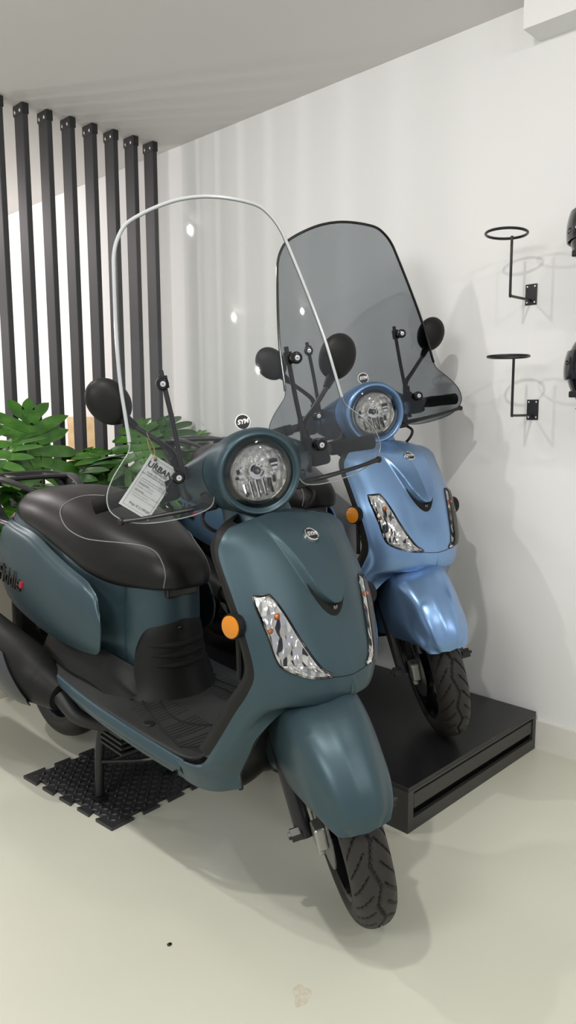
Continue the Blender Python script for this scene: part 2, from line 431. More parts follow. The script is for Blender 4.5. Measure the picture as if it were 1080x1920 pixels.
# interlocking rubber tile
mt = empty('rubber_floor_tile', (1.26, 1.964, 0), 'black interlocking rubber floor tile with checker plate studs, under the teal scooter', 'floor mat', rz=math.radians(3.5))
def notch_poly(s, n=5, dep=0.022):
    P = []
    for e in range(4):
        a0 = np.array([(-s, -s), (s, -s), (s, s), (-s, s)][e], float); a1 = np.array([(s, -s), (s, s), (-s, s), (-s, -s)][e], float)
        d = (a1-a0)/np.linalg.norm(a1-a0); nn = np.array([-d[1], d[0]]); Ls = 2*s; p = Ls/n
        P.append(a0)
        for i in range(n):
            c = p*(i+0.5)+p*0.5 if i < n-1 else None
            if c is None: continue
            P += [a0+d*(c-0.017), a0+d*(c-0.026)+nn*dep, a0+d*(c+0.026)+nn*dep, a0+d*(c+0.017)]
    return P
mb = MB(); mb.prism([tuple(p) for p in notch_poly(0.232)], 0.010, lambda a, b, h: (a, b, h))
mb.build('tile', M['matrub'], mt, smooth=False)
mb = MB()
N = 19; st = 0.42/N
for i in range(N):
    for j in range(N):
        a = -0.205+st*i; b = -0.205+st*j
        q = (i+j) % 2; ang = math.radians(45 if q else -45)
        Rm = np.array(Matrix.Rotation(ang, 3, 'Z'))
        mb.ell((a, b, 0.0102), (0.0115, 0.0046, 0.0042), 8, 6, Rm)
tag(mb.build('stud', M['matrub'], mt), kind='stuff')

# helmet hooks and helmets
def hook(name, loc, label, rr=0.068, rise=0.180, reach=0.14, tilt=0.0):
    e = empty(name, loc, label, 'helmet hook')
    pz = MB().box((-0.002, 0, 0.0), (0.004, 0.040, 0.066)).build('wall_plate', M['satin'], e, smooth=False, bevel=0.001)
    for a in (-1, 1):
        for b in (-1, 1): MB().ell((-0.0045, a*0.013, b*0.025), (0.0012, 0.0028, 0.0032), 10, 6).build('screw', M['screw'], pz)
    mb = MB(); mb.tube([(-0.002, 0, -0.018), (-reach+0.012, 0, -0.018), (-reach+0.003, 0, -0.015), (-reach, 0, -0.006), (-reach, 0, rise-0.018)], 0.0042, 10, 40)
    mb.build('arm', M['satin'], e)
    a = np.linspace(0, 2*np.pi, 49); Rt = np.array(Matrix.Rotation(tilt, 3, 'Y'))
    ring = np.stack([rr*np.cos(a), rr*np.sin(a), 0*a], 1)@Rt.T + np.array([-reach-rr*0.55, 0.0, rise-0.016])
    mb = MB(); P = ring[:-1]; n = len(P); rings = []
    for i in range(n):
        t = a[i]; er = np.array([math.cos(t), math.sin(t), 0])@Rt.T; ez = np.array([0, 0, 1])@Rt.T
        rings.append([P[i]+0.0042*(math.cos(q)*er+math.sin(q)*ez) for q in np.linspace(0, 2*np.pi, 10, endpoint=False)])
    mb.sheet(np.array(rings), cu=True, cv=True); mb.build('ring', M['satin'], e)
    return e
hook('helmet_hook', (XW, 1.207, 1.521), 'upper empty black wire helmet hook on the white wall', rr=0.062, tilt=0.05)
hook('helmet_hook', (XW, 1.187, 1.150), 'lower empty black wire helmet hook on the white wall', rr=0.062)
hook('helmet_hook', (XW, 0.85, 1.521), 'black wire hook carrying the upper helmet at the right photo edge')
hook('helmet_hook', (XW, 0.83, 1.150), 'black wire hook carrying the lower helmet at the right photo edge')
def helmet(loc, label, rz):
    e = empty('motorcycle_helmet', loc, label, 'helmet', rz=rz)
    # shell: superellipsoid open at the bottom, facing -x
    mb = MB(); G = []
    for p in np.linspace(0.03, 0.80*np.pi, 26):
        row = []
        for a in np.linspace(0, 2*np.pi, 48, endpoint=False):
            rx, ry, rz_ = 0.150, 0.122, 0.135
            z = math.cos(p)*rz_; s = math.sin(p)**0.85
            x, y = rx*s*math.cos(a), ry*s*math.sin(a)
            if z < 0:
                k = -z/rz_; y *= 1-0.16*k; x = x*(1-0.18*k) if x > 0 else x*(1+0.02*k)
            row.append((x, y, z))
        G.append(row)
    sh = mb.sheet(np.array(G), cu=True).build('shell', M['gloss'], e, solid=0.012)
    mb = MB(); G = []
    for z in np.linspace(-0.028, 0.052, 12):
        row = []
        for a in np.linspace(math.radians(105), math.radians(255), 36):
            s = math.sqrt(max(0.02, 1-(z/0.14)**2))**0.85
            row.append((0.157*s*math.cos(a)-0.002, 0.127*s*math.sin(a), z))
        G.append(row)
    mb.sheet(np.array(G)).build('visor', M['visor'], e, solid=0.003)
    for s in (-1, 1): MB().lathe([(0.020, -0.004), (0.020, s*0.002+.001), (0.001, s*0.003+.001)], 20, (-0.02, s*0.121, 0.010), 'y').build('visor_pivot', M['satin'], e)
    MB().tube([(0.09, 0.0, 0.123), (0.02, 0, 0.142), (-0.05, 0, 0.139)], [0.006, 0.016, 0.008], 12, 14, flat=0.5).build('air_vent', M['satin'], e)
    MB().box((-0.151, 0, -0.07), (0.012, 0.07, 0.018)).build('chin_vent', M['satin'], e, smooth=False, bevel=0.004)
    MB().lathe([(0.085, -0.112), (0.098, -0.118), (0.104, -0.108)], 32).build('neck_lining', M['plast'], e)
    return e
helmet((2.198, 0.870, 1.640), 'glossy black full face helmet, the upper of two at the right photo edge', math.radians(-14))
helmet((2.204, 0.864, 1.262), 'glossy black full face helmet, the lower of two at the right photo edge', math.radians(-14))

# ------------------------------------------------------------------ the scooters
# local frame: x forward, y to the rider's left, z up; x = 0 close to the front contact patch
TANR = math.tan(math.radians(26.5)); TRAIL = 0.085
AX0 = Vector((TRAIL, 0, 0)); AXK = Vector((-TANR, 0, 1)).normalized()

# ---- apron
def upper_row(xc, zc, xe, ze, w, p=2.2):
    out = []
    for t in (1.0, 0.93, 0.72, 0.38, 0.0):
        out.append((xc-(xc-xe)*t**p, -w*t, zc+(ze-zc)*t**1.5))
    return out
APRON = [
    upper_row(-.262, .922, -.272, .900, .128),
    upper_row(-.238, .908, -.268, .893, .160),
    upper_row(-.196, .880, -.260, .872, .186),
    upper_row(-.160, .837, -.252, .840, .198),
    upper_row(-.120, .765, -.204, .764, .200),
    upper_row(-.088, .690, -.172, .703, .197),
    upper_row(-.046, .600, -.149, .615, .186),
    [(-.166, -.187, .564), (-.135, -.174, .560), (-.097, -.132, .551), (-.061, -.070, .545), (-.047, 0, .544)],
    [(-.199, -.195, .510), (-.168, -.186, .513), (-.146, -.165, .518), (-.133, -.136, .523), (-.120, -.094, .527)],
    [(-.265, -.201, .407), (-.240, -.202, .418), (-.212, -.194, .434), (-.188, -.176, .450), (-.166, -.150, .463)],
    [(-.310, -.204, .355), (-.283, -.207, .362), (-.255, -.201, .373), (-.226, -.183, .387), (-.200, -.155, .400)],
    [(-.402, -.207, .333), (-.360, -.210, .332), (-.312, -.205, .334), (-.268, -.188, .337), (-.233, -.150, .341)],
    [(-.405, -.186, .282), (-.370, -.187, .280), (-.325, -.182, .281), (-.280, -.168, .289), (-.241, -.138, .302)],
]
def hood(G):
    x, y, z = G[..., 0], np.abs(G[..., 1]), G[..., 2]
    tip = 0.736
    hw = np.where(z < tip+.05, 0.058*np.sqrt(np.clip((z-tip)/.05, 0, 1)), 0.058+(z-tip-.05)*0.34)
    inside = smooth01((hw-y)/0.016+.25)*smooth01((z-tip)/.006)
    amp = 0.016*(1-smooth01((z-tip-.03)/0.16))+0.004*(1-smooth01((z-.86)/.06))
    # shallow recess below and around the tongue
    G = G.copy(); G[..., 0] += inside*amp*1.0
    return G
AP_HALF = grid(APRON, 110, 260)
AP_FULL_RAW = mirror_full(AP_HALF)
AP_FULL = hood(AP_FULL_RAW)

def bvh_of(G):
    mb = MB().sheet(G); return BVHTree.FromPolygons([Vector(p) for p in mb.v], mb.f)
AP_BVH = bvh_of(AP_FULL); AP_BVH_RAW = bvh_of(AP_FULL_RAW)
def front_hit(y, z, bvh=None, off=0.0):
    h, n, _, _ = (bvh or AP_BVH).ray_cast(Vector((0.6, y, z)), Vector((-1, 0, 0)))
    if h is None:
        h, n, _, _ = (bvh or AP_BVH).find_nearest(Vector((0.0, y, z)))
    if n.x < 0: n = -n
    return np.array(h+n*off), np.array(n)

#TRACED_BEGIN
OUTLINE = [(0, 1.100), (.028, 1.099), (.050, 1.087), (.075, 1.062), (.090, 1.034), (.097, 1.003), (.099, .986), (.106, .962), (.125, .950), (.172, .944), (.244, .947), (.290, .958), (.316, .975), (.328, .996),
           (.324, 1.026), (.304, 1.058), (.276, 1.088), (.258, 1.108), (.252, 1.130), (.247, 1.190), (.240, 1.265), (.222, 1.372), (.199, 1.485), (.190, 1.520), (.176, 1.548), (.153, 1.574), (.118, 1.590), (.073, 1.603), (.034, 1.610), (0, 1.612)]
SIGNAL = [((-.168, .766), (-.1375, .769)), ((-.1693, .7456), (-.1276, .752)), ((-.165, .7108), (-.1148, .720)), ((-.1596, .6815), (-.102, .683)), ((-.1547, .6475), (-.0865, .645)),
          ((-.1455, .624), (-.071, .6187)), ((-.1195, .609), (-.054, .606)), ((-.085, .600), (-.0555, .5985))]
PIPING = [(-1.02, 0, .864), (-1.055, .056, .867), (-1.065, .105, .858), (-1.064, .141, .836), (-1.033, .158, .812), (-.98, .1645, .788), (-.9065, .1585, .774), (-.8455, .142, .773), (-.773, .109, .774), (-.724, .082, .771),
          (-.685, .0686, .7595), (-.652, .0687, .734), (-.636, .0713, .7045), (-.640, .074, .672)]
SIDETXT = [(-1.43, -.185, .588), (-1.222, -.2015, .5845)]
#TRACED_END

def build_scooter(root, paint, glass, glassedge, rimmat, steer_deg, tread=True, stz=0.0):
    STEER = Matrix.Translation(AX0) @ Matrix.Rotation(math.radians(steer_deg), 4, AXK) @ Matrix.Translation(-AX0)
    LOWER = Matrix.Translation(AX0) @ Matrix.Rotation(math.radians(steer_deg-5), 4, AXK) @ Matrix.Translation(-AX0)
    P = M[paint]
    def part(mb, name, m, par=None, **k):
        return mb.build(name, m, par or root, **k)
    def spart(mb, name, m, **k):
        o = mb.build(name, m, root, **k); o.matrix_local = STEER; return o

    # ---------- apron
    half = hood(AP_HALF); other = half.copy(); other[..., 1] *= -1
    ap = part(MB().sheet(half).sheet(other, flip=True), 'front_apron', P, solid=0.004, angle=28, weld=1e-5)
    # seam below the hood
    y = np.linspace(-0.064, 0.064, 40)
    mb = MB(); mb.tube([front_hit(v, 0.5945+0.006*(abs(v)/.06)**2, AP_BVH_RAW, 0.0001)[0] for v in y], 0.0010, 6)
    mb.build('panel_seam', M['slot'], ap)
    # black crescent vent under the hood tongue
    rows = []
    for t in np.linspace(-1, 1, 41):
        yy = 0.056*t; zt = 0.736+0.05*(t**2)*0.93; zb = zt-0.024*(1-t**2)**.7-0.0005
        rows.append([front_hit(yy, zt*(1-s)+zb*s, AP_BVH_RAW, 0.0012+0.003*math.sin(math.pi*s))[0] for s in np.linspace(0, 1, 6)])
    vent = MB().sheet(np.array(rows)).build('hood_vent', M['slot'], ap)
    q, n = front_hit(0, 0.7275, AP_BVH_RAW, 0.0052)
    for yy, zz in ((-.004, 0), (.004, 0), (0, -.002)): MB().ell(q+np.array([0, yy, zz]), (.0012, .0014, .0045), 8, 6).build('vent_emblem', M['steel'], vent)
    # round badge
    bq, bn = front_hit(0.0, 0.873, AP_BVH, 0.0022)
    badge_at(ap, bq, bn, 0.0185, True)
    # turn signals
    for s in (-1, 1): signal(ap, s)

    # ---------- leg shield behind the apron, black flange along the edge
    EDGE = AP_HALF[:, 0]
    rows = []
    for i in range(0, 204, 4):
        e = EDGE[i]; tt = i/204
        dn = 0.026+0.016*tt
        rows.append([(e[0]-0.001, e[1]+0.001, e[2]-.001), (e[0]-dn*.5, e[1]-0.003, e[2]+.002), (e[0]-dn, e[1]+0.004, e[2]+.004),
                     (e[0]-dn-.018, e[1]*0.80, e[2]+.008), (e[0]-dn-.05, e[1]*0.42, e[2]+.012), (e[0]-dn-.062, 0, e[2]+.013)])
    part(MB().sheet(mirror_full(grid(rows, 26, 60))), 'leg_shield', M['plast'], solid=0.004, angle=40)
    # side reflectors
    for s in (-1, 1):
        c = np.array([-0.190, s*0.206, 0.707]); nrm = np.array([0.12, s*0.99, 0.02])
        bk = MB().lathe([(0.0005, 0.010), (0.0265, 0.010), (0.0270, 0.004), (0.026, -0.008), (0.0005, -0.008)], 28)
        Fm = frame(c, np.cross(nrm, (0, 0, 1)), nrm); bk.v = [tuple(Fm @ Vector(p)) for p in bk.v]
        b = part(bk, 'side_reflector', M['plast'])
        am = MB().lathe([(0.0235, 0.0098), (0.0235, 0.0125), (0.016, 0.0148), (0.0003, 0.0155)], 28, caps=True)
        am.v = [tuple(Fm @ Vector(p)) for p in am.v]; am.build('amber_lens', M['amber'], b)
        mb = MB().tube([(-0.196, s*0.190, 0.690), (-0.196, s*0.186, 0.62), (-0.20, s*0.182, 0.585)], 0.006, 8, 8)
        part(mb, 'reflector_bracket', M['plast'])

    # ---------- inner fender and frame front
    rows = []
    for ax, ay, az in ((-.058, -.004, .546), (-.095, -.052, .540), (-.122, -.094, .529), (-.146, -.130, .503), (-.168, -.149, .463), (-.202, -.153, .400), (-.235, -.147, .341), (-.243, -.135, .300), (-.262, -.128, .284)):
        dd = max(0, .5-az)*.12
        rows.append([(ax-.002, ay*.985, az-.001), (ax-.012, ay*.93, az+.002), (ax-.030, ay*.72, az-dd*.4), (ax-.055, ay*.40, az-dd), (ax-.072, 0, az-dd)])
    part(MB().sheet(mirror_full(grid(rows, 16, 30))), 'inner_fender', M['plast'], solid=0.003)

    # ---------- floor side skirts
    for s in (-1, 1):
        rows = []
        for x, zt, zb, yt, yb in ((-.380, .3340, .281, .2045, .1835), (-.41, .3370, .282, .2085, .186), (-.50, .344, .284, .2180, .192), (-.62, .350, .288, .2240, .196), (-.76, .354, .294, .2240, .196),
                                  (-.88, .361, .306, .222, .197), (-.98, .369, .321, .219, .195), (-1.07, .377, .336, .214, .192), (-1.13, .384, .350, .205, .186), (-1.172, .390, .366, .186, .172)):
            rows.append([(x, s*(yt-.012), zt+.004), (x, s*(yt-.002), zt), (x, s*(yt+.003), zt*.65+zb*.35), (x, s*(yb+.008), zt*.25+zb*.75), (x, s*yb, zb), (x, s*(yb-.05), zb-.004)])
        part(MB().sheet(grid(rows, 24, 60)), 'floor_skirt', P, solid=0.003, angle=50)
        if s < 0:
            MB().lathe([(0.0005, .002), (0.006, .002), (0.006, -.004)], 14, (-.40, -.205, .300), 'y').build('screw_plug', M['plast'], root)

    # ---------- footboard with rubber pattern
    rows = []
    for x, z0, w, z1, z2, z3 in ((-1.165, .393, .176, .405, .43, .43), (-1.08, .384, .202, .402, .43, .43), (-.98, .374, .208, .396, .425, .43), (-.87, .365, .211, .390, .42, .43), (-.76, .358, .215, .378, .40, .41), (-.66, .354, .215, .362, .372, .375), (-.55, .350, .212, .352, .358, .36),
                     (-.46, .346, .206, .348, .352, .354), (-.385, .345, .200, .348, .350, .352), (-.335, .359, .197, .362, .364, .366), (-.300, .392, .194, .394, .395, .396), (-.262, .452, .190, .453, .454, .454), (-.235, .51, .186, .51, .51, .51)):
        rows.append([(x, -w, z0), (x, -w+.010, z0+.003), (x-.002, -w*.78, z0*.35+z1*.65), (x-.004, -w*.56, z1), (x-.006, -w*.28, z2), (x-.008, 0, z3)])
    FBG = mirror_full(grid(rows, 40, 150))
    fb = part(MB().sheet(FBG), 'footboard', M['board'], solid=0.006, angle=50)
    fbv = bvh_of(FBG)
    def down(x, y, off=0.001):
        h, n, _, _ = fbv.ray_cast(Vector((x, y, 0.75)), Vector((0, 0, -1)))
        if h is None: h, n, _, _ = fbv.find_nearest(Vector((x, y, 0.36)))
        return np.array(h)+np.array([0, 0, off])
    for s in (-1, 1):
        mb = MB()     # ribs run across the board
        for k in range(26):
            x = -0.66+0.0125*k
            y0, y1 = 0.055, 0.168-0.02*abs(math.sin(k*.7))*0
            if k in (9, 10, 17): continue
            mb.tube([down(x-.03*(v-.055), s*v, .0004) for v in np.linspace(y0, y1, 8)], 0.0020, 6)
        if s < 0 or True:
            mb.build('foot_ribs', M['board'], fb)
        mb = MB()
        for pts in ([(-.75, .10), (-.62, .135), (-.50, .165), (-.42, .178)], [(-.70, .06), (-.60, .10), (-.52, .10), (-.46, .06), (-.42, .0)],
                    [(-.42, .178), (-.385, .13), (-.375, .07), (-.37, .0)], [(-.95, .175), (-.88, .15), (-.86, .11), (-.80, .105)], [(-1.06, .13), (-1.0, .155), (-.96, .15), (-.95, .175)]):
            Q = catmull(np.array(pts), 24)
            mb.tube([down(a, s*b, .0006) for a, b in Q], 0.0030, 6)
        mb.build('foot_mould_line', M['slot'], fb)
        for a, b in ((-1.00, .15), (-.85, .15), (-.70, .135), (-.47, .150), (-.45, .045)):
            c = down(a, s*b, 0.0008); MB().lathe([(0.0005, 0.001), (0.008, 0.001), (0.009, 0)], 14, c).build('foot_screw_hole', M['slot'], fb)
        c = down(-.565, s*.172, 0.001); MB().lathe([(0.0005, 0.004), (0.012, 0.0035), (0.016, 0)], 20, c).build('foot_boss', M['plast'], fb)
    # low plastic trim between board and body
    for s in (-1, 1):
        rows = []
        for x, yb, zb, yt, zt in ((-.68, .122, .362, .095, .40), (-.71, .138, .380, .118, .425), (-.76, .156, .405, .146, .450), (-.83, .166, .424, .164, .464), (-.95, .174, .430, .181, .464), (-1.06, .168, .436, .184, .468), (-1.15, .150, .440, .178, .485)):
            rows.append([(x, s*(yb+.020), zb-.04), (x, s*(yb+.004), zb-.006), (x, s*(yb-.002), zb+.012), (x, s*(yt*.8+yb*.2-.006), zt*.8+zb*.2), (x, s*(yt-.012), zt+.010)])
        part(MB().sheet(grid(rows, 20, 40)), 'lower_trim', M['plast'], solid=0.003, angle=50)

    # ---------- body under the seat (paint), black front cover
    def plan(cx, a, w0, wr, n=40, xr=-1.46):
        """half-plan from the rear right round the nose to the centre line"""
        pts = [(xr, -wr*.72), (xr+.12, -wr), (-1.1, -wr), (-.92, -(wr*.9+w0*.1))]
        for t in np.linspace(90, 0, 9): pts.append((cx+a*math.cos(math.radians(t)), -w0*math.sin(math.radians(t))))
        return catmull(np.array(pts), n)
    rows = []
    for z, cx, a, w0, wr in ((.40, -.785, .125, .108, .135), (.46, -.785, .127, .114, .150), (.54, -.785, .128, .117, .160), (.62, -.785, .128, .115, .164), (.672, -.785, .122, .110, .160), (.70, -.79, .10, .09, .14)):
        rows.append([(px, py, z+max(0, (-px-.86))*0.13) for px, py in plan(cx, a, w0, wr)])
    UB = mirror_full(catmull(np.array(rows), 30))
    part(MB().sheet(UB), 'under_seat_body', P, solid=0.003, angle=50)
    rows = []
    for t in np.linspace(0, 1, 15):
        ang = math.radians(64-64*t)
        zt = 0.495+0.055*(1-max(0, 1-t*3.2)**2.2)+0.026*t
        col = []
        for s in np.linspace(0, 1, 9):
            z = 0.362+(zt-0.362)*s
            fl = 0.042*(1-s)**3.2+0.006*math.sin(math.pi*min(1, s*1.1))
            a, w = 0.133+fl, 0.121+fl
            if s == 1: a -= .006; w -= .006
            cxx = -.785
            col.append((cxx+a*math.cos(ang), -w*math.sin(ang), z))
        rows.append(col)
    cg = mirror_full(np.transpose(np.array([catmull(np.array(c), 30) for c in rows]), (1, 0, 2)))
    cg = np.stack([catmull(rw, 60) for rw in cg])
    cov = part(MB().sheet(cg), 'seat_front_cover', M['plast'], solid=0.003, angle=50)
    cbv = bvh_of(cg)
    for k, z in enumerate((.505, .478, .451)):
        mb = MB(); pp = []
        for t in np.linspace(43-4*k, -43+4*k, 40):
            d = Vector((math.cos(math.radians(t)), -math.sin(math.radians(t)), 0)); o0 = Vector((-.785, 0, z))
            h, n, _, _ = cbv.ray_cast(o0+d*.4, -d)
            pp.append(np.array(h if h else o0+d*.135))
        mb.tube(pp, [0.002, 0.007, 0.0085, 0.0085, 0.007, 0.002], 8, flat=1.0); mb.build('vent_slot', M['slot'], cov)
    q = np.array([-.785+.137*math.cos(math.radians(8)), -.125*math.sin(math.radians(8)), .552])
    MB().ell(q, (.006, .006, .006), 12, 8).build('latch_screw', M['gloss'], cov)
    part(MB().box((-.672, -.0, .648), (.03, .10, .03)), 'seat_hinge', M['satin'], bevel=.006, smooth=False)

    # ---------- raised side panels
    for s in (-1, 1):
        rows = [
            [(-.773, .186, .588), (-.766, .190, .572), (-.763, .1915, .555), (-.764, .1915, .530), (-.769, .190, .508), (-.779, .186, .488)],
            [(-.800, .178, .630), (-.793, .191, .615), (-.788, .196, .583), (-.788, .196, .545), (-.795, .193, .500), (-.806, .182, .470)],
            [(-.840, .174, .652), (-.836, .194, .638), (-.833, .201, .598), (-.833, .201, .548), (-.838, .197, .497), (-.848, .185, .465)],
            [(-.870, .172, .664), (-.865, .196, .648), (-.862, .204, .600), (-.862, .203, .545), (-.868, .198, .495), (-.875, .186, .462)],
            [(-.960, .172, .684), (-.960, .197, .664), (-.960, .207, .612), (-.960, .206, .550), (-.963, .201, .495), (-.970, .187, .458)],
            [(-1.060, .171, .710), (-1.065, .196, .690), (-1.070, .206, .630), (-1.072, .207, .562), (-1.075, .201, .503), (-1.080, .186, .460)],
            [(-1.180, .168, .744), (-1.185, .193, .724), (-1.195, .202, .660), (-1.200, .203, .585), (-1.205, .197, .520), (-1.210, .182, .472)],
            [(-1.310, .160, .752), (-1.320, .182, .738), (-1.330, .191, .680), (-1.338, .192, .605), (-1.345, .186, .538), (-1.350, .172, .490)],
            [(-1.410, .140, .756), (-1.430, .158, .742), (-1.445, .168, .690), (-1.455, .169, .622), (-1.460, .164, .560), (-1.465, .150, .512)],
            [(-1.500, .085, .750), (-1.535, .098, .735), (-1.555, .106, .690), (-1.565, .108, .630), (-1.57, .104, .575), (-1.575, .09, .535)],
        ]
        G = grid(rows, 50, 100); G[..., 1] *= s
        sp = part(MB().sheet(G), 'side_panel', P, solid=0.004, angle=50)
        side_text(sp, bvh_of(G), s)
    part(MB().lathe([(0.0005, .012), (.05, .010), (.085, 0), (.09, -.03), (.0005, -.035)], 28, (-1.575, 0, .665), 'x'), 'tail_light', M['red'])

    # ---------- seat
    SEC = [(-.606, .690, .028, .672), (-.622, .726, .060, .664), (-.655, .757, .088, .658), (-.710, .784, .112, .652), (-.80, .812, .150, .650), (-.89, .838, .170, .664),
           (-.98, .858, .176, .690), (-1.08, .872, .177, .716), (-1.18, .878, .175, .742), (-1.28, .872, .166, .752), (-1.36, .857, .146, .764), (-1.415, .832, .112, .776), (-1.44, .808, .07, .786)]
    rings = []
    a = np.linspace(0, 2*np.pi, 48, endpoint=False)
    for x, zt, w, zb in SEC:
        c, sn = np.cos(a), np.sin(a)
        yy = w*np.sign(c)*np.abs(c)**0.62
        zz = np.where(sn > 0, zb+(zt-zb)*(0.30+0.70*np.abs(sn)**0.80), zb+0.30*(zt-zb)*(1-np.abs(sn)**0.35))
        yy = np.where(sn > 0, yy*(1-.10*np.abs(sn)), yy*(0.97))
        rings.append(np.stack([np.full_like(a, x)+0.0*a, yy, zz], 1))
    SG = catmull(np.array(rings), 70)
    st = MB().loft(SG).build('seat', M['seat'], root, angle=60)
    seat_details(st, bvh_of(np.concatenate([SG, SG[:, :1]], 1)), SEC)

    # ---------- grab rail
    mb = MB()
    for q in (-1, 1):
        mb.tube([(-1.40, q*.150, .740), (-1.47, q*.150, .745), (-1.545, q*.146, .785), (-1.585, q*.136, .838), (-1.60, q*.115, .866)], [.018, .022, .026, .027, .024], 14, 24, flat=.62)
        mb.tube([(-1.575, q*.128, .866), (-1.51, q*.124, .872), (-1.43, q*.105, .862), (-1.36, q*.085, .845)], [.024, .020, .015, .011], 12, 16, flat=.5)
    mb.tube([(-1.57, -.132, .864), (-1.625, -.10, .870), (-1.64, 0, .872), (-1.625, .10, .870), (-1.57, .132, .864)], .024, 14, 24, flat=.5)
    mb.tube([(-1.525, -.122, .870), (-1.525, 0, .873), (-1.525, .122, .870)], .016, 12, 8, flat=.5)
    mb.tube([(-1.63, -.070, .870), (-1.52, -.070, .872)], .013, 10, flat=.6)
    mb.tube([(-1.63, .070, .870), (-1.52, .070, .872)], .013, 10, flat=.6)
    part(mb, 'grab_rail', M['satin'])

    # ---------- rear wheel, engine, exhaust, shock, stand
    RW = np.array([-1.345, 0, .226])
    wheel(root, RW, .224, .058, None, tread, rear=True)
    mb = MB(); mb.box((-1.08, .0, .27), (.36, .16, .17)); mb.box((-1.24, .13, .255), (.44, .09, .15)); mb.box((-.86, 0, .225), (.14, .17, .12)); mb.box((-1.0, .0, .38), (.30, .13, .12))
    en = part(mb, 'engine', M['engine'], bevel=.015, smooth=False)
    mb = MB()
    for k in range(7): mb.box((-.83+.0*k, -.07, .175+.016*k), (.12, .12, .006))
    mb.build('cooling_fins', M['engine'], en, smooth=False)
    mb = MB()
    for k in range(6):
        z = .44+.022*k; mb.lathe([(.028, -.008), (.036, -.003), (.036, .003), (.028, .008)], 22, (-1.185+.012*k, -.115, z), 'z')
    mb.lathe([(.0005, .42), (.018, .42), (.018, .62), (.0005, .62)], 14, (-1.165, -.115, 0), 'z')
    part(mb, 'rear_shock', M['satin'])
    part(MB().box((-1.30, -.02, .52), (.42, .17, .10)).box((-1.47, -.03, .42), (.05, .19, .26)), 'rear_mudguard', M['plast'], bevel=.02, smooth=False)
    # muffler
    axp = catmull(np.array([(-.955, -.212, .312), (-1.02, -.224, .328), (-1.10, -.243, .354), (-1.30, -.262, .398), (-1.62, -.280, .462)]), 40)
    mf = part(MB().tube(axp, [.040, .056, .074, .072, .064], 28, flat=1.12), 'exhaust_muffler', M['plast'])
    rows = []
    T = np.gradient(axp, axis=0)
    for i in range(11, 40):
        t = T[i]/np.linalg.norm(T[i]); n1 = np.cross(t, (0, 0, 1)); n1 /= np.linalg.norm(n1); n2 = np.cross(n1, t)
        if n1[1] > 0: n1 = -n1
        rr = catmull(np.array([[.040], [.056], [.074], [.072], [.064]]), 40)[i, 0]+.006
        k = min(1, (i-10)/12); hi = math.radians(-30+70*k); lo = math.radians(-40-66*k**.6)
        rows.append([axp[i]+rr*(math.cos(q)*n1+1.12*math.sin(q)*n2) for q in np.linspace(lo, hi, 20)])
    hs = MB().sheet(np.array(rows)).build('heat_shield', M['shield'], mf, solid=.003, off=1)
    hb = bvh_of(np.array(rows))
    h, n, _, _ = hb.ray_cast(Vector((-1.30, -.6, .375)), Vector((0, 1, 0)))
    if h is not None:
        n = -n if n.y > 0 else n
        text_obj('muffler_lettering', 'SYM SPORT', .018, M['ink'], hs, frame(h+n*.004, (.96, 0, -.20), n))
    h, n, _, _ = hb.ray_cast(Vector((-1.245, -.6, .330)), Vector((0, 1, 0)))
    if h is not None: MB().ell(h-Vector((0, .004, 0)), (.011, .006, .011), 16, 8).build('shield_screw', M['alu'], hs)
    mb = MB().tube([(-.960, -.212, .312), (-.89, -.19, .262), (-.84, -.12, .235), (-.80, -.05, .23)], [.026, .02, .017, .016], 14, 24)
    mb.build('header_pipe', M['engine'], mf)
    # centre stand
    mb = MB()
    for s in (-1, 1):
        mb.tube([(-.93, s*.095, .215), (-.925, s*.112, .12), (-.918, s*.118, .0), (-.915, s*.119, -.012+stz)], .0135, 12, 16)
        mb.box((-.914, s*.121, -.0145+stz), (.045, .030, .008))
    mb.tube([(-.921, -.114, .085), (-.921, .114, .085)], .008, 10)
    mb.tube([(-.921, -.114, .092), (-.80, -.06, .125), (-.74, 0, .14)], .006, 8, 14)
    part(mb, 'centre_stand', M['satin'])

    # ---------- steered assembly
    FW = np.array([-.095, 0, .229])
    wheel(root, FW, .229, .0475, LOWER, tread)
    mb = MB()
    for s in (-1, 1):
        top = np.array([-.300, s*.092, .62]); bot = np.array([-.112, s*.092, .245])
        mb.tube([top, top*.45+bot*.55], .0150, 14)
        mb.tube([top*.55+bot*.45, bot, bot+(bot-top)*.085], .0205, 16)
        mb.lathe([(.0005, -.012), (.016, -.012), (.016, .012), (.0005, .012)], 6, (-.095, s*.112, .229), 'y')
    mb.tube([(-.300, -.092, .655), (-.300, .092, .655)], .026, 14)
    mb.tube([(-.285, 0, .62), (-.40, 0, .90)], .028, 16)
    fk = spart(mb, 'front_fork', M['satin']); fk.matrix_local = LOWER
    for s in (-1, 1): MB().lathe([(.0005, -.006), (.0085, -.006), (.0085, .002), (.005, .003), (.005, .009), (.0005, .009)], 6, (-.095, s*.124, .229), 'y').build('axle_nut', M['satin'], fk)
    cal = MB().box((-.060, -.066, .235), (.044, .026, .058)).box((-.056, -.070, .200), (.02, .018, .02)).build('brake_caliper', M['alu'], fk, smooth=False, bevel=.006)
    MB().lathe([(.05, -.0015), (.095, -.0015), (.095, .0015), (.05, .0015)], 40, (-.095, -.052, .229), 'y', closed=True).build('brake_disc', M['steel'], fk)
    MB().tube([(-.05, -.056, .29), (-.10, -.07, .40), (-.19, -.075, .55), (-.27, -.07, .66)], .0045, 8, 20).build('brake_hose', M['engine'], fk)
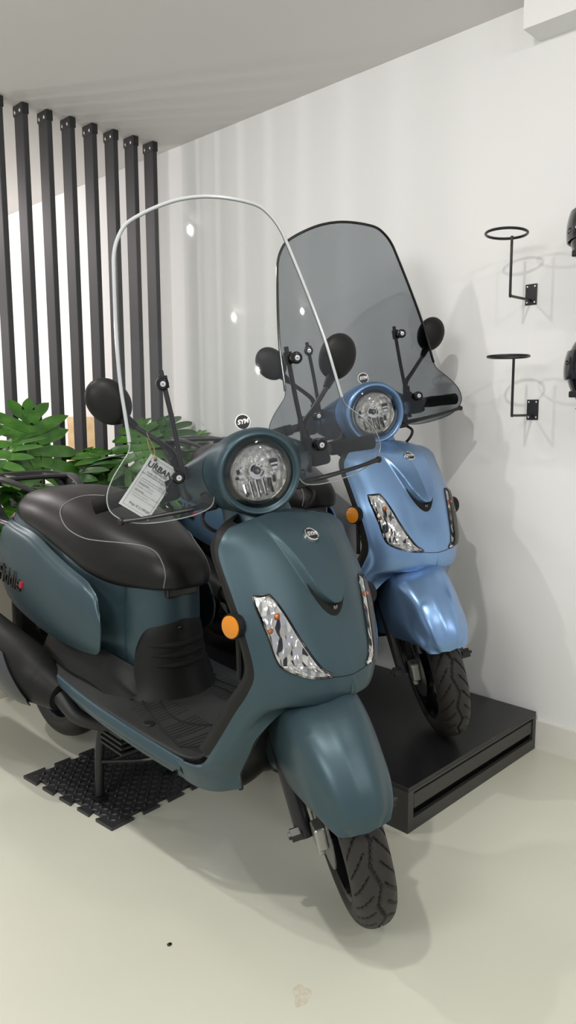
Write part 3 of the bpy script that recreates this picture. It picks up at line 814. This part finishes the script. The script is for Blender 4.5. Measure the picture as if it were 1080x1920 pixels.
    # front fender
    FR = [((.138, .362), (.130, .032, .360), (.110, .054, .357)),
          ((.141, .395), (.120, .053, .391), (.080, .068, .368)),
          ((.124, .445), (.082, .069, .430), (.034, .082, .370)),
          ((.086, .492), (.036, .078, .472), (-.030, .091, .358)),
          ((.030, .528), (-.020, .085, .505), (-.100, .098, .342)),
          ((-.040, .552), (-.085, .088, .520), (-.160, .102, .330)),
          ((-.120, .555), (-.150, .092, .510), (-.220, .106, .315)),
          ((-.200, .520), (-.215, .098, .465), (-.280, .116, .300)),
          ((-.255, .450), (-.262, .105, .410), (-.335, .121, .315))]
    rows = []
    for (cx, cz), sh, ed in FR:
        c = np.array([cx, 0, cz]); sh = np.array([sh[0], -sh[1], sh[2]]); ed = np.array([ed[0], -ed[1], ed[2]])
        m1 = c*.5+sh*.5+np.array([.009, -.010, .010])*(sh[1]/-.07); m2 = sh*.5+ed*.5+np.array([.004, -.010, .004])
        lip = ed+np.array([-.004, .012, -.002])
        rows.append([lip, ed, m2, sh, m1, c])
    FGH = grid(rows, 40, 80)
    spart(MB().sheet(mirror_full(FGH)), 'front_fender', P, solid=.003, angle=60).matrix_local = LOWER

    # headlamp housing / handlebar cover
    mb = MB(); rings = []
    a = np.linspace(0, 2*np.pi, 72, endpoint=False)
    LZ = 1.012
    def ring(x, ry, rz, cz=LZ, p=2.0, ty=0.0):
        c, s = np.cos(a), np.sin(a)
        return np.stack([np.full_like(a, x)-0.10*(rz*s)*0+ty*0, ry*np.sign(c)*np.abs(c)**(2/p), cz+rz*np.sign(s)*np.abs(s)**(2/p)], 1)
    rings = [ring(-.285, .066, .066), ring(-.272, .073, .073), ring(-.262, .080, .081), ring(-.255, .086, .087), ring(-.258, .092, .092), ring(-.268, .0965, .096), ring(-.290, .102, .0985),
             ring(-.320, .118, .096, LZ-.003), ring(-.350, .145, .086, LZ-.008), ring(-.385, .168, .068, LZ-.014, 2.4), ring(-.42, .165, .05, LZ-.014, 2.6), ring(-.45, .13, .03, LZ-.014, 2.6)]
    R3 = catmull(np.array(rings), 60)
    hc = spart(MB().loft(R3, caps=False), 'headlamp_cover', P, angle=50)
    mb = MB().loft([np.stack([-.362+.085*np.cos(a)+sx, wy*np.sin(a), np.full_like(a, z)], 1) for z, wy, sx in ((.958, .082, -.012), (.935, .079, -.004), (.915, .078, .004), (.890, .082, .016))])
    mb.build('steering_neck', P, hc, angle=60)
    # reflector bowl, bulb shield, glass
    n = 96; aa = np.linspace(0, 2*np.pi, n, endpoint=False); rings = []
    for t in np.linspace(0.10, 1, 20):
        rr = .0625*t
        rings.append([(-.300+.031*t**2+.0014*(1 if math.sin(13*q*1.0+9*t) > 0 else -1)*(t < .96), rr*math.cos(q), LZ+rr*math.sin(q)) for q in aa])
    rf = MB().sheet(np.array(rings), cu=True).build('reflector', M['reflector'], hc, angle=15)
    MB().lathe([(.019, 0), (.019, .022), (.0165, .022), (.0165, .002), (.001, .002)], 32, (-.299, .0, LZ+.004), 'x').build('bulb_shield', M['chrome'], rf)
    MB().ell((-.282, 0, LZ+.004), (.014, .009, .009), 16, 10).build('bulb', M['steel'], rf)
    mb = MB()
    for k, (yy, hh) in enumerate(((-.034, .030), (-.02, .040), (-.006, .044), (.010, .042), (.026, .034))):
        zc = LZ-.036; yv = yy
        mb.tube([(-.287, yv, zc+hh*.45), (-.275, yv, zc-hh*.45)], .0042, 8)
    for yy, zz in ((-.040, .012), (.042, .012), (.044, .002), (-.038, -.002)): mb.box((-.284, yy, LZ+zz), (.006, .016, .007))
    mb.build('reflector_flutes', M['chrome'], rf)
    for yy, zz, wy_, wz_ in ((.041, .018, .020, .009), (.042, .007, .014, .004), (.036, -.022, .006, .016), (.022, -.028, .005, .022), (-.043, .010, .008, .010), (-.047, -.004, .008, .006), (-.030, -.044, .006, .010)):
        MB().box((-.2805+.35*(yy*yy+zz*zz), yy, LZ+zz), (.004, wy_, wz_)).build('dark_facet', M['satin'], rf, smooth=False, bevel=.0015)
    MB().lathe([(.0664, -.012), (.0690, -.004), (.0672, .004), (.0640, .002), (.0640, -.010)], 64, (-.268, 0, LZ), 'x', closed=True).build('lamp_ring', M['chrome'], hc)
    G = []
    for t in np.linspace(0.02, 1, 14): G.append([(-.2665+.016*(1-t**2), .083*t*math.cos(q), LZ+.083*t*math.sin(q)) for q in aa])
    MB().sheet(np.array(G), cu=True).build('headlamp_glass', M['lens'], hc, solid=.002)
    MB().ell((-.262, 0, LZ-.099), (.006, .006, .004), 12, 8).build('cover_screw', M['steel'], hc)
    # bars, grips, levers
    for s in (-1, 1):
        mb = MB().tube([(-.405, s*.13, 1.0), (-.425, s*.20, .998), (-.45, s*.345, .985)], [.013, .013, .013], 12, 12)
        hb = spart(mb, 'handlebar', M['satin'])
        MB().tube([(-.431, s*.235, .995), (-.452, s*.355, .984)], [.017, .0185, .0175, .0185, .019], 16, 14).build('grip', M['griprub'], hb)
        MB().box((-.405, s*.188, 1.0), (.058, .052, .062)).build('switch_housing', M['plast'], hb, smooth=False, bevel=.012)
        MB().tube([(-.335, s*.105, .955), (-.312, s*.16, .958), (-.312, s*.25, .962), (-.318, s*.305, .966)], [.012, .009, .007, .0065, .008], 12, 24, flat=.7).build('brake_lever', M['satin'], hb)
        MB().ell((-.319, s*.310, .966), (.008, .008, .008), 14, 10).build('lever_ball', M['gloss'], hb)
        MB().box((-.338, s*.110, .962), (.036, .034, .044)).build('lever_perch', M['satin'], hb, smooth=False, bevel=.006)
        MB().tube([(-.345, s*.115, .95), (-.32, s*.135, .925), (-.33, s*.11, .89), (-.35, s*.06, .87)], .0045, 8, 24).build('brake_cable', M['engine'], hb)
        # mirror
        st_ = MB().tube([(-.395, s*.155, 1.02), (-.385, s*.160, 1.075), (-.375, s*.185, 1.108), (-.380, s*.235, 1.158)], [.008, .0075, .0065, .006], 12, 24)
        mr = spart(st_, 'mirror', M['satin'])
        MB().tube([(-.388, s*.158, 1.03), (-.386, s*.160, 1.065)], [.013, .011], 14).build('stem_boot', M['plast'], mr)
        MB().tube([(-.380, s*.228, 1.152), (-.386, s*.250, 1.178)], [.0085, .013], 12, 6).build('mirror_neck', M['plast'], mr)
        Rm = np.array(Matrix.Rotation(s*math.radians(-32), 3, 'X'))
        G = []
        for p in np.linspace(0.0005, math.pi/2, 14):
            G.append([np.array((-.395+.028*math.cos(p), .046*math.sin(p)**.8*math.cos(q), .056*math.sin(p)**.8*math.sin(q))) for q in np.linspace(0, 2*np.pi, 48, endpoint=False)])
        G = np.array(G); G = G@Rm.T+np.array([0, s*.273, 1.217]); G[..., 0] += 0
        mb = MB().sheet(G, cu=True); mb.build('mirror_shell', M['plast'], mr, solid=.003)
        c = G[-1].mean(0); MB().loft([c+(G[-1]-c)*.96+np.array([-.001, 0, 0]), c+(G[-1]-c)*.94+np.array([-.003, 0, 0])]).build('mirror_glass', M['chrome'], mr)

    # ---------- windscreen
    def wx(y, z): return -.331-.187*(z-1.12)-.3*y*y
    ol = catmull(np.array(OUTLINE), 150)
    half = [(y, z) for y, z in ol]
    full = [(-y, z) for y, z in half][::-1]
    loop = half+full[1:-1]
    # triangulate outline with interior points
    bm = bmesh.new(); vs = [bm.verts.new((0, y, z)) for y, z in loop]
    fce = bm.faces.new(vs)
    bmesh.ops.triangulate(bm, faces=[fce])
    zmin, zmax = min(p[1] for p in loop), max(p[1] for p in loop)
    for yy in np.arange(-.331, .341, .0197):
        g = bm.verts[:]+bm.edges[:]+bm.faces[:]; bmesh.ops.bisect_plane(bm, geom=g, plane_co=(0, yy, 0), plane_no=(0, 1, 0))
    for zz in np.arange(zmin, zmax, .05):
        g = bm.verts[:]+bm.edges[:]+bm.faces[:]; bmesh.ops.bisect_plane(bm, geom=g, plane_co=(0, 0, zz+.003), plane_no=(0, 0, 1))
    for v in bm.verts: v.co.x = wx(v.co.y, v.co.z)
    bmesh.ops.recalc_face_normals(bm, faces=bm.faces)
    me = bpy.data.meshes.new('windscreen'); bm.to_mesh(me); bm.free()
    for p in me.polygons: p.use_smooth = True
    me.materials.append(glass)
    ws = bpy.data.objects.new('windscreen', me); C.objects.link(ws); ws.parent = root; ws.matrix_local = STEER
    if glass is M['clear']: ws['label'] = 'clear acrylic windscreen'
    else: ws['label'] = 'dark smoked acrylic windscreen'
    md = ws.modifiers.new('thickness', 'SOLIDIFY'); md.thickness = .003; md.offset = 0
    md = ws.modifiers.new('split', 'EDGE_SPLIT'); md.split_angle = math.radians(40)
    # U-shaped rim trim from flare to flare over the top
    i0 = min(range(len(half)), key=lambda i: abs(half[i][1]-1.128)+(0 if half[i][0] > .2 else 9))
    top = half[i0:]
    rim = top+[(-y, z) for y, z in top][::-1][1:]
    MB().tube([(wx(y, z), y, z) for y, z in rim], .0042, 10).build('edge_trim', rimmat, ws)
    low = half[:i0+1]
    mb = MB()
    for s in (-1, 1): mb.tube([(wx(y, z), s*y, z) for y, z in low], .0014, 6)
    mb.build('polished_edge', glassedge, ws)
    # mounting rods, clamps, knobs
    for s in (-1, 1):
        mb = MB().tube([(-.362, s*.150, .965), (-.366, s*.149, 1.05), (-.376, s*.147, 1.15), (-.388, s*.148, 1.262)], .0058, 12, 24)
        rd = spart(mb, 'windscreen_rod', M['satin'])
        for yk, zk, dz in ((.156, 1.236, 0), (.169, 1.034, 0)):
            xk = wx(yk, zk); yr = .1475 if zk > 1.1 else .151
            ck = MB().tube([(xk-.004, s*yk, zk), (xk-.024, s*(yk*.5+yr*.5), zk)], .0085, 12)
            ck.tube([(xk-.022, s*yr, zk-.014), (xk-.024, s*yr, zk+.014)], .0105, 14)
            ck.build('rod_clamp', M['plast'], rd)
            kn = MB().lathe([(.0005, -.001), (.0135, -.001), (.0140, .004), (.0140, .010), (.0110, .0135), (.0060, .0145), (.0005, .0145)], 24, (xk+.003, s*yk, zk), 'x').build('knob', M['gloss'], rd)
            MB().lathe([(.0062, .0), (.0060, .0022), (.0005, .0028)], 18, (xk+.0165, s*yk, zk), 'x').build('bolt_cap', M['screw'], kn)
            MB().lathe([(.0028, 0.0005), (.0005, .0008)], 6, (xk+.0189, s*yk, zk), 'x').build('socket', M['greyink'], kn)
    # round sticker on the screen
    c = np.array([wx(0, 1.121)+.0021, 0, 1.121]); nrm = np.array([1, 0, .187])
    Fm = frame(c, (0, 1, 0), nrm)
    mb = MB().lathe([(.0005, .0006), (.0178, .0006), (.0180, 0)], 36); mb.v = [tuple(Fm@Vector(p)) for p in mb.v]
    sk = mb.build('screen_sticker', M['white'], ws)
    mb = MB().lathe([(.0005, .0009), (.0158, .0009)], 36); mb.v = [tuple(Fm@Vector(p)) for p in mb.v]
    mb.build('sticker_disc', M['ink'], sk)
    text_obj('sticker_lettering', 'SYM', .0140, M['white'], sk, Fm@Matrix.Translation((0, 0.0005, .0012)), shear=.25, bold=.0006)

def badge_at(par, c, n, rad, chrome):
    Fm = frame(c, (0, 1, 0), n)
    mb = MB().lathe([(rad*.80, .004), (rad*.86, .0055), (rad*.95, .005), (rad, .001), (rad, -.012)], 40); mb.v = [tuple(Fm@Vector(p)) for p in mb.v]
    b = mb.build('badge', M['chrome'], par)
    mb = MB().lathe([(.0005, .0035), (rad*.84, .0035)], 36); mb.v = [tuple(Fm@Vector(p)) for p in mb.v]
    mb.build('badge_disc', M['ink'], b)
    text_obj('badge_lettering', 'SYM', rad*.78, M['screw'], b, Fm@Matrix.Translation((0, 0, .0042)), extrude=.0008, shear=.25, bold=.0006)

def signal(ap, s):
    rows = []
    base = []
    for (y0, z0), (y1, z1) in SIGNAL:
        base.append([(y0+(y1-y0)*t, z0+(z1-z0)*t) for t in np.linspace(0, 1, 5)])
    Gq = catmull(np.stack([catmull(np.array(b), 19) for b in base]), 41)
    nv, nu = Gq.shape[:2]
    outer = np.zeros((nv, nu, 3)); inner = np.zeros((nv, nu, 3)); rim = np.zeros((nv, nu, 3))
    for j in range(nv):
        for i in range(nu):
            q, n = front_hit(s*Gq[j, i, 0], Gq[j, i, 1], AP_BVH_RAW)
            tu, tv = i/(nu-1), j/(nv-1)
            e = min(1, min(tu, 1-tu)*6)*min(1, min(tv, 1-tv)*10); e = math.sqrt(max(0, e))
            outer[j, i] = q+n*(0.0015+0.0085*e)
            # inner reflector: upper bumpy bowl, lower fan of steps
            dep = 0.0012+0.0012*math.sin(tu*9)*math.sin(tv*17)
            if tv > .70: dep = 0.0014+0.0022*abs(((tu*7+(tv-.7)*4) % 1)-.5)
            inner[j, i] = q+n*dep
    a_, b_ = int(nv*.22), int(nv*.68)
    mb = MB().sheet(inner[:a_+1]); mb.cur = 1; mb.sheet(inner[a_:b_+1]); mb.cur = 0; mb.sheet(inner[b_:])
    ho = mb.build('turn_signal', [M['sigrefl'], M['sigmid']], ap, angle=20)
    for tt in np.linspace(.12, .88, 7):      # bright reflector steps in the lower chamber
        i = int(tt*(nu-1)); MB().tube([inner[j, i]*.75+outer[j, i]*.25 for j in range(b_+1, nv-2)], .0022, 6).build('reflector_step', M['sigrefl'], ho)
    MB().sheet(outer).build('signal_lens', M['lens'], ho, solid=.0012, off=-1)
    ring = np.concatenate([outer[0], outer[1:, -1], outer[-1, -2::-1], outer[-2:0:-1, 0]])
    MB().tube(np.concatenate([ring, ring[:1]]), .0010, 6).build('lens_border', M['gloss'], ho)
    for (tj, ti, rr) in ((.26, .62, .0075), (.36, .22, .006)):
        j, i = int(tj*(nv-1)), int(ti*(nu-1)); q = inner[j, i]*.6+outer[j, i]*.4
        MB().ell(q, (rr*.6, rr, rr), 14, 10).build('amber_bulb', M['amberbulb'], ho)

def seat_details(st, bv, SEC):
    if not PIPING: return
    mb = MB()
    for s in (-1, 1):
        pts = []
        for p in catmull(np.array(PIPING), 90):
            q = Vector((p[0], s*abs(p[1]), p[2])); h, n, _, _ = bv.find_nearest(q); pts.append(np.array(h))
        mb.tube(pts, .0016, 8)
    mb.build('seat_piping', M['piping'], st)
    # rear cover seam
    pts = []
    for t in np.linspace(0, math.pi, 40):
        q = Vector((-1.335-.02*math.sin(t), .17*math.cos(t), .775+.10*math.sin(t))); h, n, _, _ = bv.find_nearest(q); pts.append(np.array(h))
    MB().tube(pts, .0022, 8).build('rear_seam', M['slot'], st)

def side_text(sp, bv, s):
    if s > 0: c0 = SIDETXT[::-1]
    pts = SIDETXT
    p0, p1 = np.array(pts[0]), np.array(pts[1])
    xa = p1-p0; L_ = np.linalg.norm(xa)
    h, n, _, _ = bv.find_nearest(Vector(((p0+p1)/2)*np.array([1, s*-1, 1])))
    n = Vector((n.x, abs(n.y)*s, n.z))
    dirx = Vector((xa[0], xa[1]*-s if s > 0 else xa[1], xa[2]))
    if s > 0: dirx = -dirx
    text_obj('side_lettering', 'Fiddle', L_*.40, M['ink'], sp, frame(np.array(h)+np.array(n)*.001, dirx, n), extrude=.0035, shear=.3, bold=.0008)
    e = Vector(p1*np.array([1, s*-1, 1])); h, n, _, _ = bv.find_nearest(e); n = Vector((n.x, abs(n.y)*s, n.z))
    Fm = frame(np.array(h)+np.array(n)*.002, dirx, n)
    mb = MB().box((0, 0, 0), (.007, .019, .005)).box((.010, 0, 0), (.006, .019, .005)); mb.v = [tuple(Fm@Vector((p[0]+.3*p[1], p[1], p[2]))) for p in mb.v]
    mb.build('red_emblem', M['red'], sp, smooth=False)

def wheel(root, c, R, w, steer, tread, rear=False):
    mb = MB(); na, nb = (420, 56) if not rear else (160, 24)
    A = np.linspace(0, 2*np.pi, na, endpoint=False); t = np.linspace(-1, 1, nb)
    AA, TT = np.meshgrid(A, t, indexing='ij')
    sec = .058
    ph = TT*np.pi*0.60
    yy = w*np.sin(np.clip(ph, -np.pi/2, np.pi/2))*np.where(np.abs(ph) > np.pi/2, 1-.16*((np.abs(ph)-np.pi/2)/(.1*np.pi))**2, 1)
    rr = R-sec*.80*(1-np.cos(np.clip(np.abs(ph), 0, np.pi/2)))**1.15-np.clip(np.abs(ph)-np.pi/2, 0, 9)*.055
    if not rear:
        NZ = 15
        zig = .16*(2*np.abs(((AA*NZ/(2*np.pi)) % 1)-.5)-.5)
        lat = TT*1.0
        g = smooth01((.042-np.abs(lat-zig))/.018)
        # slanted side grooves, leaning back from the centre
        for sgn in (1, -1):
            u_ = (AA*NZ*2/(2*np.pi)+sgn*lat*2.6+(0 if sgn > 0 else .5)) % 1
            g = np.maximum(g, smooth01((.075-np.abs(u_-.5))/.035)*(sgn*lat > .16)*(sgn*lat < .66))
        rr = rr-.0060*g
        g2 = smooth01((.012-np.abs(np.abs(lat)-.70))/.006); rr = rr-.0012*g2
    G = np.stack([c[0]+rr*np.cos(AA), c[1]+yy, c[2]+rr*np.sin(AA)], -1)
    name = 'rear_wheel' if rear else 'front_wheel'
    tyre = mb.sheet(G, cv=True)
    wh = MB()
    rb = R-.066
    wh.lathe([(rb+.008, -w*.80), (rb+.003, -w*.86), (rb-.006, -w*.78), (rb-.014, -w*.45), (rb-.016, 0), (rb-.014, w*.45), (rb-.006, w*.78), (rb+.003, w*.86), (rb+.008, w*.80)], 64, c, 'y')
    wh.lathe([(.0005, -.045), (.034, -.045), (.034, .045), (.0005, .045)], 28, c, 'y')
    for k in range(5):
        a = 2*math.pi*k/5+.3
        for d in (-.13, .13):
            p0 = c+np.array([.028*math.cos(a), 0, .028*math.sin(a)]); p1 = c+np.array([(rb-.010)*math.cos(a+d), 0, (rb-.010)*math.sin(a+d)])
            wh.tube([p0, p0*.5+p1*.5, p1], [.013, .010, .012], 8)
    o = wh.build(name, M['gloss'], root)
    if steer is not None: o.matrix_local = steer
    tyre.build('tyre', M['rubber'], o, angle=50)
    return o

def dup_root(name, X0, Y0, Z0, th, pitch, label):
    e = empty(name, (X0, Y0, Z0), label, 'scooter', 'retro scooters on display')
    c, s = math.cos(pitch), math.sin(pitch)
    fw = Vector((math.sin(th), -math.cos(th), 0)); lf = Vector((math.cos(th), math.sin(th), 0)); up = Vector((0, 0, 1))
    ex = fw*c+up*(-s); ez = fw*s+up*c
    e.matrix_world = Matrix(((ex.x, lf.x, ez.x, X0), (ex.y, lf.y, ez.y, Y0), (ex.z, lf.z, ez.z, Z0), (0, 0, 0, 1)))
    return e

GS = dup_root('motor_scooter', 1.19, .961, 0.0, math.radians(-2.136), .035,
              'matte teal scooter with tall clear windscreen and price tag, front wheel on the bare floor')
build_scooter(GS, 'teal', M['clear'], M['edge'], M['clearrim'], -27.99)
BS = dup_root('motor_scooter', 1.896, 1.207, .132, math.radians(-10.683), math.radians(.677),
              'metallic blue scooter with black rimmed smoked windscreen, standing on the black platform')
build_scooter(BS, 'blue', M['smoke'], M['smokedge'], M['gloss'], -25.13, stz=.0085)
bpy.context.view_layer.update()

# ------------------------------------------------------------------ price tag on the teal scooter's mirror
ST = Matrix.Translation(AX0) @ Matrix.Rotation(math.radians(-27.99), 4, AXK) @ Matrix.Translation(-AX0)
W = GS.matrix_world @ ST
def WP(p): return W @ Vector(p)
c00, c10, c11, c01 = [WP(p) for p in ((-.378, -.215, 1.093), (-.378, -.156, 1.038), (-.378, -.246, .935), (-.378, -.296, .990))]
cen = (c00+c10+c11+c01)/4
xa = ((c10-c00)+(c11-c01)).normalized(); ya = ((c00-c01)+(c10-c11)); ya = (ya-xa*ya.dot(xa)).normalized(); na = xa.cross(ya)
wd = ((c10-c00).length+(c11-c01).length)/2; ht = ((c00-c01).length+(c10-c11).length)/2
tg = empty('price_tag', tuple(cen), 'white printed price tag hanging by twine on the teal scooter\'s mirror stem', 'price tag')
TM = Matrix(((xa.x, ya.x, na.x, 0), (xa.y, ya.y, na.y, 0), (xa.z, ya.z, na.z, 0), (0, 0, 0, 1)))
def tl(mb): mb.v = [tuple(TM@Vector(p)) for p in mb.v]; return mb
rows = [[(wd*(u_-.5), ht*(v-.5), .003*math.sin(v*3)-.002*(u_-.5)) for u_ in np.linspace(0, 1, 7)] for v in np.linspace(0, 1, 13)]
cd = tl(MB().sheet(np.array(rows))).build('card', M['card'], tg, solid=.0006)
def tline(x0, x1, y, th=.0006, m='greyink', name='printed_line'):
    return tl(MB().box(((x0+x1)/2*wd, y*ht, .0042), (abs(x1-x0)*wd, th, .0003))).build(name, M[m], cd, smooth=False)
mb = MB(); bx, by, z = .42*wd, .455*ht, .0040
mb.box((0, by, z), (2*bx, .0007, .0003)); mb.box((0, -by, z), (2*bx, .0007, .0003)); mb.box((-bx, 0, z), (.0007, 2*by, .0003)); mb.box((bx, 0, z), (.0007, 2*by, .0003))
tl(mb).build('printed_border', M['greyink'], cd, smooth=False)
def ttext(nm, s, size, x, y, m='ink', bold=0, align='CENTER', rz=0):
    return text_obj(nm, s, size, M[m], cd, TM@Matrix.Translation((x*wd, y*ht, .0042))@Matrix.Rotation(rz, 4, 'Z'), extrude=.0001, bold=bold, align=align)
ttext('shop_name', 'URBAN', .0190, -.02, .335, bold=.0003)
ttext('shop_name_tail', 'T', .012, -.215, .385)
ttext('shop_subtitle', 'TWEEWIELERS', .0062, .03, .262)
ttext('model_line', 'Fiddle 50cc Euro 5', .0066, 0, .20, 'greyink')
ttext('colour_line', 'met windscherm en garantie', .0062, 0, .160, 'greyink')
for k, (y, x1, txt) in enumerate(((.075, .30, ''), (.035, .34, ''), (-.03, .22, 'Kenmerken'), (-.075, .12, ''), (-.155, .30, 'Uitrusting'), (-.20, .20, ''), (-.245, .34, ''))):
    if txt: ttext('print_heading', txt, .0058, -.36, y+.02, 'greyink', align='LEFT')
    ttext('print_small', 'inclusief afleveren en volle tank nu' if x1 > .25 else 'kenteken en service', .0050, -.36, y, 'palink', align='LEFT')
ttext('price', 'Prijs: \u20ac 2.199,00', .0078, .06, -.385, 'ink')
hole = tl(MB().lathe([(.0005, .0046), (.0028, .0046), (.0032, .003)], 16, (-.30*wd, .44*ht, 0))).build('hole', M['ink'], cd)
hp = Vector((-.30*wd, .44*ht, .005)); hpw = TM@hp
stem = WP((-.3775, -.2085, 1.1295))-cen
mb = MB().tube([tuple(hpw), tuple(hpw*.5+stem*.5+Vector((.004, -.004, 0))), tuple(stem+na*.009), tuple(stem+Vector((0, 0, .009))), tuple(stem-na*.009), tuple(hpw*.5+stem*.5-Vector((.004, -.002, 0))), tuple(hpw-na*.006)], .0011, 6, 40)
mb.ell(tuple(hpw+Vector((0, 0, .004))), (.004, .004, .003), 10, 6)
mb.build('twine', M['twine'], tg)

# small debris on the floor
an = np.linspace(0, 2*np.pi, 40, endpoint=False); rd_ = 1+.16*np.sin(3*an+1)+.10*np.sin(5*an)
mb = MB(); mb.prism([(.017*q*math.cos(t), .028*q*math.sin(t)) for q, t in zip(rd_, an)], .0006, lambda a, b, h: (a, b, h))
o = mb.build('floor_smudge', noise_col(mat('dried_smudge', (.5, .45, .35), .6), (.50, .46, .36), (.60, .58, .47), 90), None, smooth=False); o.location = (0.981, 0.937, 0); o.rotation_euler.z = -.8
tag(o, 'pale beige dried smudge on the bare floor in front of the teal scooter', 'smudge')
o = MB().ell((0, 0, .0018), (.006, .005, .002), 10, 6).build('floor_crumb', M['ink']); o.location = (0.884, 1.240, 0)
tag(o, 'tiny dark crumb on the bare floor, left of the front wheel', 'debris')
bpy.context.view_layer.update()
